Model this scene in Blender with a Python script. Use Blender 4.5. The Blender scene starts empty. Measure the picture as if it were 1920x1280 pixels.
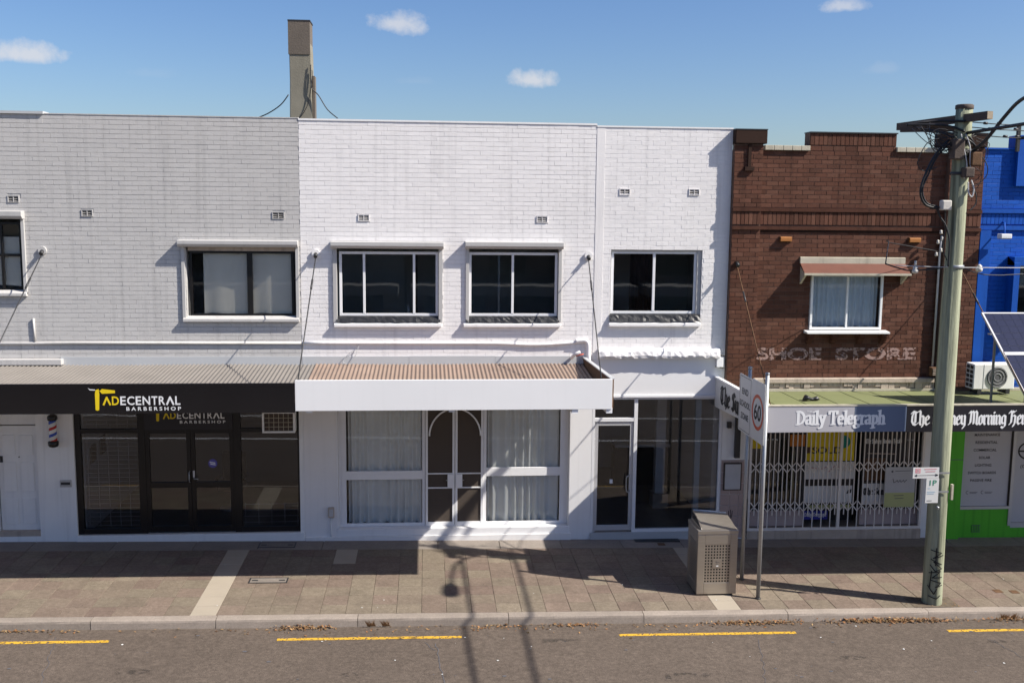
import bpy, math, random
from mathutils import Vector, Matrix
R = math.radians
rnd = random.Random(7)
sc = bpy.context.scene
COL = sc.collection

# ------------------------------------------------------------------ camera, sky, sun, exposure
CAM = Vector((0.0, -19.3, 6.435))
yaw, pitch, roll = R(4.82), R(7.39), R(0.59)
fw = Vector((math.sin(yaw)*math.cos(pitch), math.cos(yaw)*math.cos(pitch), -math.sin(pitch)))
r0 = Vector((math.cos(yaw), -math.sin(yaw), 0)); u0 = r0.cross(fw)
rr = r0*math.cos(roll) + u0*math.sin(roll); uu = -r0*math.sin(roll) + u0*math.cos(roll)
cd = bpy.data.cameras.new('camera'); cam = bpy.data.objects.new('camera', cd); COL.objects.link(cam)
cam.matrix_world = Matrix(((rr.x, uu.x, -fw.x, CAM.x), (rr.y, uu.y, -fw.y, CAM.y), (rr.z, uu.z, -fw.z, CAM.z), (0, 0, 0, 1)))
cd.sensor_fit = 'HORIZONTAL'; cd.sensor_width = 36; cd.lens = 36*1900/1920; cd.clip_end = 3000; cd.clip_start = 0.1
sc.camera = cam

SUN_AZ, SUN_EL = 70.1, 42.5                       # azimuth from the street normal towards +X
sdir = Vector((math.sin(R(SUN_AZ))*math.cos(R(SUN_EL)), -math.cos(R(SUN_AZ))*math.cos(R(SUN_EL)), math.sin(R(SUN_EL))))
w = bpy.data.worlds.new('World'); sc.world = w; w.use_nodes = True
nt = w.node_tree; N = nt.nodes; L = nt.links
for n in list(N): N.remove(n)
wo = N.new('ShaderNodeOutputWorld'); bg = N.new('ShaderNodeBackground'); sky = N.new('ShaderNodeTexSky')
sky.sky_type = 'NISHITA'; sky.sun_disc = False; sky.sun_elevation = R(SUN_EL); sky.sun_rotation = math.atan2(sdir.x, sdir.y)
sky.air_density = 1.0; sky.dust_density = 1.2; sky.ozone_density = 4.5; sky.altitude = 20
bg.inputs['Strength'].default_value = 0.078
L.new(bg.outputs[0], wo.inputs[0])
tc = N.new('ShaderNodeTexCoord')
def vmath(op, a, b=None):
    n = N.new('ShaderNodeVectorMath'); n.operation = op
    for i, v in enumerate((a, b)):
        if v is None: continue
        if hasattr(v, 'links'): L.new(v, n.inputs[i])
        else: n.inputs[i].default_value = v
    return n.outputs['Value'] if op in ('DOT_PRODUCT', 'LENGTH') else n.outputs['Vector']
def fmath(op, a, b=None, c=None, clamp=False):
    n = N.new('ShaderNodeMath'); n.operation = op; n.use_clamp = clamp
    for i, v in enumerate((a, b, c)):
        if v is None: continue
        if hasattr(v, 'links'): L.new(v, n.inputs[i])
        else: n.inputs[i].default_value = v
    return n.outputs[0]
noise = N.new('ShaderNodeTexNoise'); noise.inputs['Scale'].default_value = 70; noise.inputs['Detail'].default_value = 9; noise.inputs['Roughness'].default_value = .62
L.new(tc.outputs['Generated'], noise.inputs['Vector'])
big = N.new('ShaderNodeTexNoise'); big.inputs['Scale'].default_value = 22; big.inputs['Detail'].default_value = 3
L.new(tc.outputs['Generated'], big.inputs['Vector'])
total = None
# small fair-weather clouds: azimuth and elevation (degrees), half width, half height, density
for az, el, a, b, dn in ((-20.3, 7.35, .034, .0125, .75), (-1.7, 9.85, .029, .014, .7), (5.75, 7.05, .025, .0115, .75), (22.2, 10.55, .020, .009, .6),
                         (24.2, 7.4, .016, .007, .10), (-14.5, 6.8, .022, .006, .05), (-.6, 6.9, .018, .006, .06),
                         (60, 14, .10, .03, .8), (120, 20, .12, .03, .8), (-75, 12, .10, .03, .8), (-140, 18, .14, .04, .8), (175, 12, .12, .03, .8)):
    d = Vector((math.sin(R(az))*math.cos(R(el)), math.cos(R(az))*math.cos(R(el)), math.sin(R(el))))
    rt = Vector((math.cos(R(az)), -math.sin(R(az)), 0)); up = rt.cross(d)
    x = fmath('DIVIDE', vmath('DOT_PRODUCT', tc.outputs['Generated'], tuple(rt)), a)
    y = fmath('DIVIDE', vmath('DOT_PRODUCT', tc.outputs['Generated'], tuple(up)), 1.0)
    y = fmath('DIVIDE', fmath('SUBTRACT', y, 0.0), b)
    # subtract the centre's own coordinates (zero by construction), flatten the base
    yb = fmath('MULTIPLY', fmath('MINIMUM', y, 0.0), 1.7)
    yy = fmath('ADD', fmath('MAXIMUM', y, 0.0), yb)
    rad = fmath('SQRT', fmath('ADD', fmath('MULTIPLY', x, x), fmath('MULTIPLY', yy, yy)))
    rad = fmath('ADD', rad, fmath('MULTIPLY', fmath('SUBTRACT', noise.outputs['Fac'], 0.5), 1.5))
    rad = fmath('ADD', rad, fmath('MULTIPLY', fmath('SUBTRACT', big.outputs['Fac'], 0.5), 1.3))
    m = fmath('SMOOTH_MIN', fmath('MULTIPLY', fmath('SUBTRACT', 1.1, rad), 1.35), 1.0, .3)
    m = fmath('MAXIMUM', m, 0.0)
    face = fmath('GREATER_THAN', vmath('DOT_PRODUCT', tc.outputs['Generated'], tuple(d)), 0.9)
    m = fmath('MULTIPLY', fmath('MULTIPLY', m, face), dn, clamp=True)
    total = m if total is None else fmath('MAXIMUM', total, m)
hs = N.new('ShaderNodeHueSaturation'); hs.inputs['Hue'].default_value = 0.510; hs.inputs['Saturation'].default_value = 1.16; hs.inputs['Value'].default_value = 1.0
L.new(sky.outputs[0], hs.inputs['Color'])
mx = N.new('ShaderNodeMix'); mx.data_type = 'RGBA'
L.new(total, mx.inputs['Factor']); L.new(hs.outputs[0], mx.inputs['A']); mx.inputs['B'].default_value = (5.6, 5.6, 5.8, 1)
L.new(mx.outputs['Result'], bg.inputs['Color'])

sl = bpy.data.lights.new('sun', 'SUN'); sl.energy = 5.0; sl.angle = R(0.5); sl.color = (1.0, .94, .85)
so = bpy.data.objects.new('sun', sl); COL.objects.link(so); so.location = (30, -12, 40)
so.rotation_euler = sdir.to_track_quat('Z', 'Y').to_euler()
vs = sc.view_settings; vs.view_transform = 'Standard'; vs.look = 'None'; vs.gamma = 1; vs.exposure = 0.79; vs.use_curve_mapping = False

# ------------------------------------------------------------------ materials
MATS = {}
def M(name, color, rough=.6, var=.10, scale=3.0, bump=0.0, bscale=120.0, metal=0.0, spec=.4, rv=0.0, streak=0.0, speck=0.0, sscale=400.0, stretch=(1, 1, 1), coat=0.0, tint=None, stain=0.0, coarse=0.0):
    m = bpy.data.materials.new(name); m.use_nodes = True; t = m.node_tree; n = t.nodes; l = t.links
    b = n['Principled BSDF']; b.inputs['Roughness'].default_value = rough; b.inputs['Metallic'].default_value = metal
    b.inputs['Specular IOR Level'].default_value = spec
    if coat: b.inputs['Coat Weight'].default_value = coat
    c = n.new('ShaderNodeNewGeometry'); mp = n.new('ShaderNodeMapping'); mp.inputs['Scale'].default_value = stretch
    l.new(c.outputs['Position'], mp.inputs['Vector'])
    def tex(s, det=4, vec=None):
        q = n.new('ShaderNodeTexNoise'); q.inputs['Scale'].default_value = s; q.inputs['Detail'].default_value = det
        l.new(vec or mp.outputs[0], q.inputs['Vector']); return q.outputs['Fac']
    def ma(op, a, b_=None, c_=None):
        q = n.new('ShaderNodeMath'); q.operation = op
        for i, v in enumerate((a, b_, c_)):
            if v is None: continue
            if hasattr(v, 'links'): l.new(v, q.inputs[i])
            else: q.inputs[i].default_value = v
        return q.outputs[0]
    val = ma('ADD', 1.0, ma('MULTIPLY', ma('SUBTRACT', tex(scale), .5), var*3))
    if rv:
        at = n.new('ShaderNodeAttribute'); at.attribute_name = 'rnd'
        val = ma('MULTIPLY', val, ma('ADD', 1.0, ma('MULTIPLY', ma('SUBTRACT', at.outputs['Fac'], .5), rv*2)))
    if streak:
        m2 = n.new('ShaderNodeMapping'); m2.inputs['Scale'].default_value = (9, 9, .35); l.new(c.outputs['Position'], m2.inputs['Vector'])
        s = ma('MAXIMUM', ma('SUBTRACT', tex(1.0, 5, m2.outputs[0]), .52), 0.0)
        val = ma('MULTIPLY', val, ma('SUBTRACT', 1.0, ma('MULTIPLY', s, streak*5)))
    if speck:
        val = ma('MULTIPLY', val, ma('ADD', 1.0, ma('MULTIPLY', ma('SUBTRACT', tex(sscale, 2), .5), speck*4)))
    if coarse:
        val = ma('MULTIPLY', val, ma('ADD', 1.0, ma('MULTIPLY', ma('SUBTRACT', tex(sscale*.22, 5), .5), coarse*4)))
        val = ma('MULTIPLY', val, ma('ADD', 1.0, ma('MULTIPLY', ma('SUBTRACT', tex(6.0, 6), .5), coarse*2)))
    if stain:
        s = ma('MAXIMUM', ma('SUBTRACT', tex(scale*.45, 6), .56), 0.0)
        val = ma('MULTIPLY', val, ma('SUBTRACT', 1.0, ma('MULTIPLY', s, stain*6)))
    if tint:
        rp = n.new('ShaderNodeMix'); rp.data_type = 'RGBA'; at = n.new('ShaderNodeAttribute'); at.attribute_name = 'rnd'
        k = ma('FRACT', ma('MULTIPLY', at.outputs['Fac'], 7.31)); l.new(k, rp.inputs['Factor'])
        rp.inputs['A'].default_value = (*color, 1); rp.inputs['B'].default_value = (*tint, 1); src = rp.outputs['Result']
    else:
        rgb = n.new('ShaderNodeRGB'); rgb.outputs[0].default_value = (*color, 1); src = rgb.outputs[0]
    vm = n.new('ShaderNodeVectorMath'); vm.operation = 'SCALE'; l.new(src, vm.inputs[0]); l.new(val, vm.inputs['Scale'])
    l.new(vm.outputs[0], b.inputs['Base Color'])
    if bump:
        bp = n.new('ShaderNodeBump'); bp.inputs['Strength'].default_value = min(1, bump); bp.inputs['Distance'].default_value = .006
        l.new(tex(bscale, 4), bp.inputs['Height']); l.new(bp.outputs[0], b.inputs['Normal'])
    MATS[name] = m; return m

def glass(name, tint, ior=1.5, rough=0.015, k=1.25):
    m = bpy.data.materials.new(name); m.use_nodes = True; t = m.node_tree; n = t.nodes; l = t.links; n.clear()
    o = n.new('ShaderNodeOutputMaterial'); mix = n.new('ShaderNodeMixShader'); tr = n.new('ShaderNodeBsdfTransparent'); gl = n.new('ShaderNodeBsdfGlossy')
    fr = n.new('ShaderNodeFresnel'); fr.inputs[0].default_value = ior; tr.inputs[0].default_value = (*tint, 1); gl.inputs['Roughness'].default_value = rough
    gl.inputs['Color'].default_value = (.95, .97, 1, 1)
    q = n.new('ShaderNodeTexNoise'); q.inputs['Scale'].default_value = 1.3; bp = n.new('ShaderNodeBump'); bp.inputs['Strength'].default_value = .05; bp.inputs['Distance'].default_value = .02
    l.new(q.outputs['Fac'], bp.inputs['Height']); l.new(bp.outputs[0], gl.inputs['Normal'])
    mu = n.new('ShaderNodeMath'); mu.operation = 'MULTIPLY'; mu.inputs[1].default_value = k; mu.use_clamp = True
    l.new(fr.outputs[0], mu.inputs[0]); l.new(mu.outputs[0], mix.inputs[0]); l.new(tr.outputs[0], mix.inputs[1]); l.new(gl.outputs[0], mix.inputs[2]); l.new(mix.outputs[0], o.inputs[0])
    MATS[name] = m; return m
def worn(name, color, scale, thr, top=.75):
    """faded sign paint: patches of it have come off"""
    m = M(name, color, .8, .1); t = m.node_tree; n = t.nodes; l = t.links
    o = n['Material Output']; b = n['Principled BSDF']; mix = n.new('ShaderNodeMixShader'); tr = n.new('ShaderNodeBsdfTransparent')
    g = n.new('ShaderNodeNewGeometry'); q = n.new('ShaderNodeTexNoise'); q.inputs['Scale'].default_value = scale; q.inputs['Detail'].default_value = 5
    r = n.new('ShaderNodeMapRange'); r.inputs[1].default_value = thr; r.inputs[2].default_value = thr+.12; r.inputs[4].default_value = .75
    r.inputs[4].default_value = top; l.new(g.outputs['Position'], q.inputs['Vector']); l.new(q.outputs['Fac'], r.inputs[0]); l.new(r.outputs[0], mix.inputs[0])
    l.new(tr.outputs[0], mix.inputs[1]); l.new(b.outputs[0], mix.inputs[2]); l.new(mix.outputs[0], o.inputs[0]); return m

M('white_brick_paint', (.77, .745, .735), .6, .035, .9, .6, 60, rv=.012, streak=.12, stain=.06)
M('white_mortar', (.70, .68, .67), .7, .06, 4, .6, 60)
M('dimmed_brick_paint', (.485, .47, .455), .6, .045, .9, .6, 60, rv=.015, streak=.14, stain=.07)  # the white paint made greyer; its dimmer look is put into the colour
M('dimmed_mortar', (.42, .41, .40), .7, .06, 4, .6, 60)  # mortar dimmed in its colour to go with that wall
M('white_render', (.78, .77, .765), .6, .03, 1.2, .35, 70, streak=.06, stain=.04)
M('grey_render', (.80, .80, .79), .6, .05, 1.2, .35, 70, streak=.12, stain=.06)
M('white_paint', (.80, .80, .81), .4, .03, 4, .1, 60, streak=.03)
M('dull_white_paint', (.78, .78, .77), .5, .05, 4, .15, 60, streak=.06)
M('fascia_white', (.775, .77, .765), .45, .03, .7, .05, 20, streak=.02, stain=.03)
M('red_brick', (.094, .037, .023), .85, .12, 2.2, .7, 160, rv=.20, spec=.2, stain=.30, streak=.30, tint=(.122, .056, .037), speck=.10, sscale=160)
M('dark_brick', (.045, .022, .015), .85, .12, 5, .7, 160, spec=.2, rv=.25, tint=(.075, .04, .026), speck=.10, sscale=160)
M('red_mortar', (.125, .075, .056), .9, .45, 1.1, .6, 90, speck=.2, sscale=40)
M('blue_paint', (.004, .080, .41), .6, .10, 1.2, .5, 90, rv=.08, streak=.22, stain=.12, spec=.2)
M('blue_mortar', (.003, .055, .30), .6, .1, 4, .5, 60)
M('green_paint', (.09, .46, .025), .55, .08, 1.5, .2, 60, streak=.22, stain=.15)
M('black_gloss', (.008, .007, .008), .22, .2, 1.0, .0, spec=.5)
M('black_frame', (.009, .008, .008), .35, .15, 3)
M('aluminium', (.55, .55, .56), .38, .05, 6, metal=.3)
M('aluminium_white', (.74, .74, .75), .35, .03, 6)
M('shutter_grey', (.44, .43, .42), .5, .04, 3, streak=.08)
M('dark_metal', (.03, .03, .032), .5, .15, 8)
M('steel', (.40, .36, .31), .36, .06, 4, metal=.75, stretch=(1, 1, 8))
M('galvanised', (.36, .37, .38), .45, .12, 25, metal=.6)
M('curtain', (.84, .83, .79), .9, .06, 3, .2, 200)
M('net_curtain', (.66, .72, .78), .9, .05, 3, .2, 200)
M('blind', (.76, .70, .61), .85, .04, 3)
M('beige_sheet', (.19, .172, .155), .55, .10, 2, .1, 40, metal=.1, stain=.10)
M('rust_sheet', (.245, .178, .14), .6, .16, 1.6, .1, 40, metal=.1, stain=.10)
M('green_sheet', (.165, .18, .08), .7, .12, 1.5, .2, 40, stain=.14)
M('lead_flashing', (.44, .45, .46), .55, .05, 2, .15, 30)
M('black_flashing', (.022, .022, .024), .42, .3, 6, .8, 25)
M('sign_grey', (.42, .41, .43), .4, .04, 1)
M('sign_blue', (.13, .165, .24), .4, .05, 1)
M('sign_black', (.018, .017, .022), .35, .1, 1)
M('lettering_white', (.75, .75, .75), .5, .02)
M('lettering_yellow', (.75, .55, .01), .5, .02)
M('lettering_black', (.012, .012, .014), .5, .02)
M('lettering_grey', (.10, .10, .11), .5, .02)
worn('yellow_line', (.60, .35, .03), 26, .36, .92)
M('asphalt', (.104, .082, .066), .9, .12, .5, 1.0, 90, speck=.34, sscale=75, stain=.09, coarse=.24, spec=.2)
M('far_asphalt', (.150, .128, .112), .9, .07, .6)
M('paver', (.180, .150, .112), .85, .10, 2.4, .6, 160, rv=.09, speck=.30, sscale=80, tint=(.168, .124, .100), stain=.16, spec=.2, coarse=.18)
M('pale_paver', (.33, .285, .225), .85, .05, 3, .4, 160, rv=.05, speck=.07, sscale=200)
M('paver_joint', (.15, .125, .098), .95, .1, 20)
M('concrete', (.22, .19, .165), .9, .10, 2.5, .6, 120, rv=.10, speck=.2, sscale=140, stain=.16, coarse=.10)
M('kerb_concrete', (.26, .22, .185), .9, .12, 2.5, .7, 110, rv=.12, speck=.2, sscale=140, stain=.24, coarse=.12)
M('earth', (.11, .085, .06), .95, .3, 12, .9, 60)
M('leaf', (.22, .095, .035), .8, .3, 30, rv=.6, tint=(.24, .16, .075))
M('pole_timber', (.30, .315, .22), .9, .36, 2.2, 1.0, 20, stretch=(7, 7, .45), streak=.6, stain=.35, spec=.2, coarse=.10, sscale=30)
M('arm_timber', (.075, .055, .045), .8, .2, 8, .6, 40)
M('end_grain', (.28, .23, .17), .9, .2, 20)
M('cable', (.012, .012, .014), .5, .1)
M('pale_wire', (.45, .45, .46), .5, .1)
M('rust', (.11, .055, .025), .85, .4, 12, .6, 60)
M('porcelain', (.55, .52, .47), .3, .1, 20)
M('terracotta', (.34, .13, .03), .7, .12, 10)
M('terracotta_hood', (.125, .042, .025), .7, .12, 6, .3, 50, stain=.10)
M('cream_paint', (.46, .42, .33), .75, .12, 6, .4, 50, streak=.2, stain=.16)
M('cream_stone', (.46, .38, .31), .9, .14, 5, .9, 40, streak=.30, stain=.20)
M('pink_tile', (.40, .30, .27), .45, .05, 2, rv=.06, stain=.06)
M('pink_panel', (.44, .36, .35), .6, .06, 2, stain=.10)
M('interior_wall', (.20, .19, .18), .9, .06, 1)
M('screen_mesh', (.075, .058, .046), .8, .08, 2)
M('grille_paint', (.72, .67, .62), .6, .06, 6, streak=.1)
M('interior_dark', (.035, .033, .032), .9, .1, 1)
M('interior_floor', (.16, .14, .12), .7, .15, 2)
M('interior_white', (.72, .72, .71), .9, .05, 1)
M('chimney_render', (.20, .185, .145), .9, .12, 3, .7, 40, streak=.2, stain=.10)
M('chimney_dark', (.12, .10, .082), .9, .12, 3, .7, 40)
M('sign_plate', (.62, .62, .60), .45, .03, 4)
M('sign_red', (.55, .10, .045), .5, .04)
M('sign_green', (.05, .24, .15), .5, .04)
M('sign_pink', (.60, .28, .30), .5, .04)
M('pale_blue', (.38, .50, .58), .5, .04)
M('notice_yellow', (.42, .44, .20), .6, .04)
M('poster_yellow', (.78, .60, .02), .6, .05)
M('poster_orange', (.50, .17, .02), .6, .1, 12)
M('poster_brown', (.11, .055, .025), .6, .5, 9)
M('poster_blue', (.03, .035, .28), .5, .05)
M('poster_white', (.74, .74, .73), .7, .05, 8)
M('window_print', (.50, .50, .53), .35, .03, 1)
M('teal', (.01, .25, .19), .5, .05)
M('barber_red', (.40, .02, .02), .3, .02); M('barber_blue', (.02, .07, .40), .3, .02)
M('sticker', (.10, .09, .35), .5, .1)
M('solar_cell', (.020, .022, .045), .16, .1, 3, spec=.6)
M('opposite_brick', (.10, .06, .045), .9, .2, 3); M('opposite_render', (.22, .21, .20), .9, .1, 2)
M('graffiti', (.010, .010, .011), .6, .02)
M('litter_white', (.6, .6, .58), .8, .1)
worn('faded_lettering', (.42, .28, .25), 14, .40)
glass('window_glass', (.74, .76, .77), k=1.5); glass('shop_glass', (.86, .86, .86), k=1.1); glass('clear_glass', (.95, .96, .96), 1.40, k=.8)

# ------------------------------------------------------------------ mesh builders
W = {}                                               # world origin of every object
SLOPE = -0.0125                                      # the street falls gently towards +X
def gz(x): return SLOPE*x
def put(o, world, parent=None):
    COL.objects.link(o); W[o.name] = Vector(world)
    if parent is not None:
        o.parent = parent; o.location = Vector(world) - W[parent.name]
    else: o.location = world
    return o
def thing(name, label, cat, loc, group=None):
    e = bpy.data.objects.new(name, None); e.empty_display_size = .2
    put(e, loc); e['label'] = label; e['category'] = cat
    if group: e['group'] = group
    return e
def tag(o, label, cat, group=None):
    o['label'] = label; o['category'] = cat
    if group: o['group'] = group
    return o

class MB:
    def __init__(s): s.v = []; s.f = []; s.r = None; s.sm = False
    def quad(s, a, b, c, d):
        i = len(s.v); s.v += [tuple(a), tuple(b), tuple(c), tuple(d)]; s.f.append((i, i+1, i+2, i+3)); return s
    def poly(s, pts):
        i = len(s.v); s.v += [tuple(p) for p in pts]; s.f.append(tuple(range(i, i+len(pts)))); return s
    def box(s, x0, x1, y0, y1, z0, z1):
        i = len(s.v)
        s.v += [(x0, y0, z0), (x1, y0, z0), (x1, y1, z0), (x0, y1, z0), (x0, y0, z1), (x1, y0, z1), (x1, y1, z1), (x0, y1, z1)]
        s.f += [(i, i+3, i+2, i+1), (i+4, i+5, i+6, i+7), (i, i+1, i+5, i+4), (i+1, i+2, i+6, i+5), (i+2, i+3, i+7, i+6), (i+3, i, i+4, i+7)]; return s
    def bar(s, a, b, wx, wz, upv=(0, 0, 1)):
        """rectangular bar from a to b"""
        a = Vector(a); b = Vector(b); d = (b-a).normalized(); u = Vector(upv)
        if abs(d.dot(u)) > .98: u = Vector((0, 1, 0))
        sd = d.cross(u).normalized(); u = sd.cross(d)
        i = len(s.v)
        for p in (a, b):
            for q, t in ((-1, -1), (1, -1), (1, 1), (-1, 1)): s.v.append(tuple(p + sd*q*wx/2 + u*t*wz/2))
        s.f += [(i, i+1, i+2, i+3), (i+7, i+6, i+5, i+4)] + [(i+k, i+4+k, i+4+(k+1) % 4, i+(k+1) % 4) for k in range(4)]; return s
    def tube(s, pts, r, n=8, smooth=0, cap=True):
        pts = [Vector(p) for p in pts]
        if smooth:
            q = []; P = [pts[0]] + pts + [pts[-1]]
            for k in range(1, len(P)-2):
                for j in range(smooth):
                    t = j/smooth; a, b, c, d = P[k-1], P[k], P[k+1], P[k+2]
                    q.append(.5*((2*b) + (c-a)*t + (2*a-5*b+4*c-d)*t*t + (3*b-a-3*c+d)*t**3))
            q.append(pts[-1]); pts = q
        rs = r if isinstance(r, (list, tuple)) else [r]*len(pts)
        if len(rs) != len(pts): rs = [rs[0] + (rs[-1]-rs[0])*k/(len(pts)-1) for k in range(len(pts))]
        ref = None; i0 = len(s.v); s.sm = True
        for k, p in enumerate(pts):
            d = (pts[min(k+1, len(pts)-1)] - pts[max(k-1, 0)])
            d = d.normalized() if d.length > 1e-9 else Vector((0, 0, 1))
            if ref is None: ref = d.orthogonal().normalized()
            ref = (ref - d*ref.dot(d)).normalized(); bn = d.cross(ref)
            for j in range(n):
                a = 2*math.pi*j/n; s.v.append(tuple(p + (ref*math.cos(a) + bn*math.sin(a))*rs[k]))
        for k in range(len(pts)-1):
            for j in range(n): s.f.append((i0+k*n+j, i0+k*n+(j+1) % n, i0+(k+1)*n+(j+1) % n, i0+(k+1)*n+j))
        if cap:
            s.f.append(tuple(i0+j for j in range(n))[::-1]); s.f.append(tuple(i0+(len(pts)-1)*n+j for j in range(n)))
        return s
    def lathe(s, c, prof, n=20):
        """prof: list of (radius, z) about a vertical axis at c"""
        i0 = len(s.v); s.sm = True
        for r, z in prof:
            for j in range(n):
                a = 2*math.pi*j/n; s.v.append((c[0]+r*math.cos(a), c[1]+r*math.sin(a), c[2]+z))
        for k in range(len(prof)-1):
            for j in range(n): s.f.append((i0+k*n+j, i0+k*n+(j+1) % n, i0+(k+1)*n+(j+1) % n, i0+(k+1)*n+j))
        s.f.append(tuple(i0+j for j in range(n))[::-1]); s.f.append(tuple(i0+(len(prof)-1)*n+j for j in range(n))); return s
    def prism(s, pts, axis, a, b):
        """pts: outline in the plane across axis ('x': (y,z), 'y': (x,z), 'z': (x,y)), from a to b along it"""
        def mk(p, t): return {'x': (t, p[0], p[1]), 'y': (p[0], t, p[1]), 'z': (p[0], p[1], t)}[axis]
        i = len(s.v); n = len(pts)
        s.v += [mk(p, a) for p in pts] + [mk(p, b) for p in pts]
        s.f += [tuple(range(i, i+n)), tuple(range(i+2*n-1, i+n-1, -1))]
        s.f += [(i+(k+1) % n, i+k, i+n+k, i+n+(k+1) % n) for k in range(n)]; return s
    def mesh(s, name, mat, org=(0, 0, 0)):
        me = bpy.data.meshes.new(name); o = Vector(org)
        me.from_pydata([tuple(Vector(v)-o) for v in s.v], [], s.f); me.materials.append(MATS[mat])
        if s.r is not None:
            at = me.attributes.new('rnd', 'FLOAT', 'POINT'); at.data.foreach_set('value', s.r)
        if s.sm:
            me.polygons.foreach_set('use_smooth', [len(p.vertices) == 4 for p in me.polygons])
        import bmesh
        bm = bmesh.new(); bm.from_mesh(me); bmesh.ops.recalc_face_normals(bm, faces=bm.faces); bm.to_mesh(me); bm.free()
        return me
    def build(s, name, mat, parent=None, kind=None, org=None, bevel=0.0):
        if org is None:
            xs = [v[0] for v in s.v]; ys = [v[1] for v in s.v]; zs = [v[2] for v in s.v]
            org = ((min(xs)+max(xs))/2, (min(ys)+max(ys))/2, min(zs))
        o = bpy.data.objects.new(name, s.mesh(name, mat, org)); put(o, org, parent)
        if kind: o['kind'] = kind
        if bevel:
            md = o.modifiers.new('bevel', 'BEVEL'); md.width = bevel; md.segments = 2; md.limit_method = 'ANGLE'
        return o
def box(name, mat, parent, x0, x1, y0, y1, z0, z1, bevel=0.0):
    return MB().box(x0, x1, y0, y1, z0, z1).build(name, mat, parent, bevel=bevel)

def wall_panel(name, mat, parent, x0, x1, z0, z1, y0, y1, holes=(), kind=None):
    """wall slab with real openings, front at y0, back at y1"""
    xs = sorted({x0, x1, *[h[0] for h in holes], *[h[1] for h in holes]}); zs = sorted({z0, z1, *[h[2] for h in holes], *[h[3] for h in holes]})
    xs = [x for x in xs if x0 <= x <= x1]; zs = [z for z in zs if z0 <= z <= z1]
    def solid(i, j):
        if i < 0 or j < 0 or i >= len(xs)-1 or j >= len(zs)-1: return False
        cx = (xs[i]+xs[i+1])/2; cz = (zs[j]+zs[j+1])/2
        return not any(h[0] < cx < h[1] and h[2] < cz < h[3] for h in holes)
    b = MB()
    for i in range(len(xs)-1):
        for j in range(len(zs)-1):
            if not solid(i, j): continue
            a, c, d, e = xs[i], xs[i+1], zs[j], zs[j+1]
            b.quad((a, y0, d), (c, y0, d), (c, y0, e), (a, y0, e)); b.quad((c, y1, d), (a, y1, d), (a, y1, e), (c, y1, e))
            if not solid(i-1, j): b.quad((a, y1, d), (a, y0, d), (a, y0, e), (a, y1, e))
            if not solid(i+1, j): b.quad((c, y0, d), (c, y1, d), (c, y1, e), (c, y0, e))
            if not solid(i, j-1): b.quad((a, y0, d), (a, y1, d), (c, y1, d), (c, y0, d))
            if not solid(i, j+1): b.quad((a, y0, e), (c, y0, e), (c, y1, e), (a, y1, e))
    o = bpy.data.objects.new(name, None)
    me = bpy.data.meshes.new(name); org = Vector(((x0+x1)/2, (y0+y1)/2, z0))
    me.from_pydata([tuple(Vector(v)-org) for v in b.v], [], b.f); me.materials.append(MATS[mat])
    o = bpy.data.objects.new(name, me); put(o, org, parent)
    if kind: o['kind'] = kind
    return o

CHX = .35
def brick_verts(x0, x1, z0, z1, y, dep, ch, jit, rg):
    """one brick face-on to the street: 12 vertices, 9 faces; y is its face"""
    def j(): return rg.uniform(-jit, jit)
    v = []
    for yy, c in ((y+dep, 0.0), (y+ch*.8, 0.0), (y, ch)):
        e = c*CHX
        for x, z in ((x0+e, z0+c), (x1-e, z0+c), (x1-e, z1-c), (x0+e, z1-c)): v.append((x+j(), yy + (j() if c else 0), z+j()))
    f = []
    for k in (0, 4):
        for i in range(4): f.append((k+i, k+(i+1) % 4, k+4+(i+1) % 4, k+4+i))
    f.append((8, 9, 10, 11)); return v, f

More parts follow.
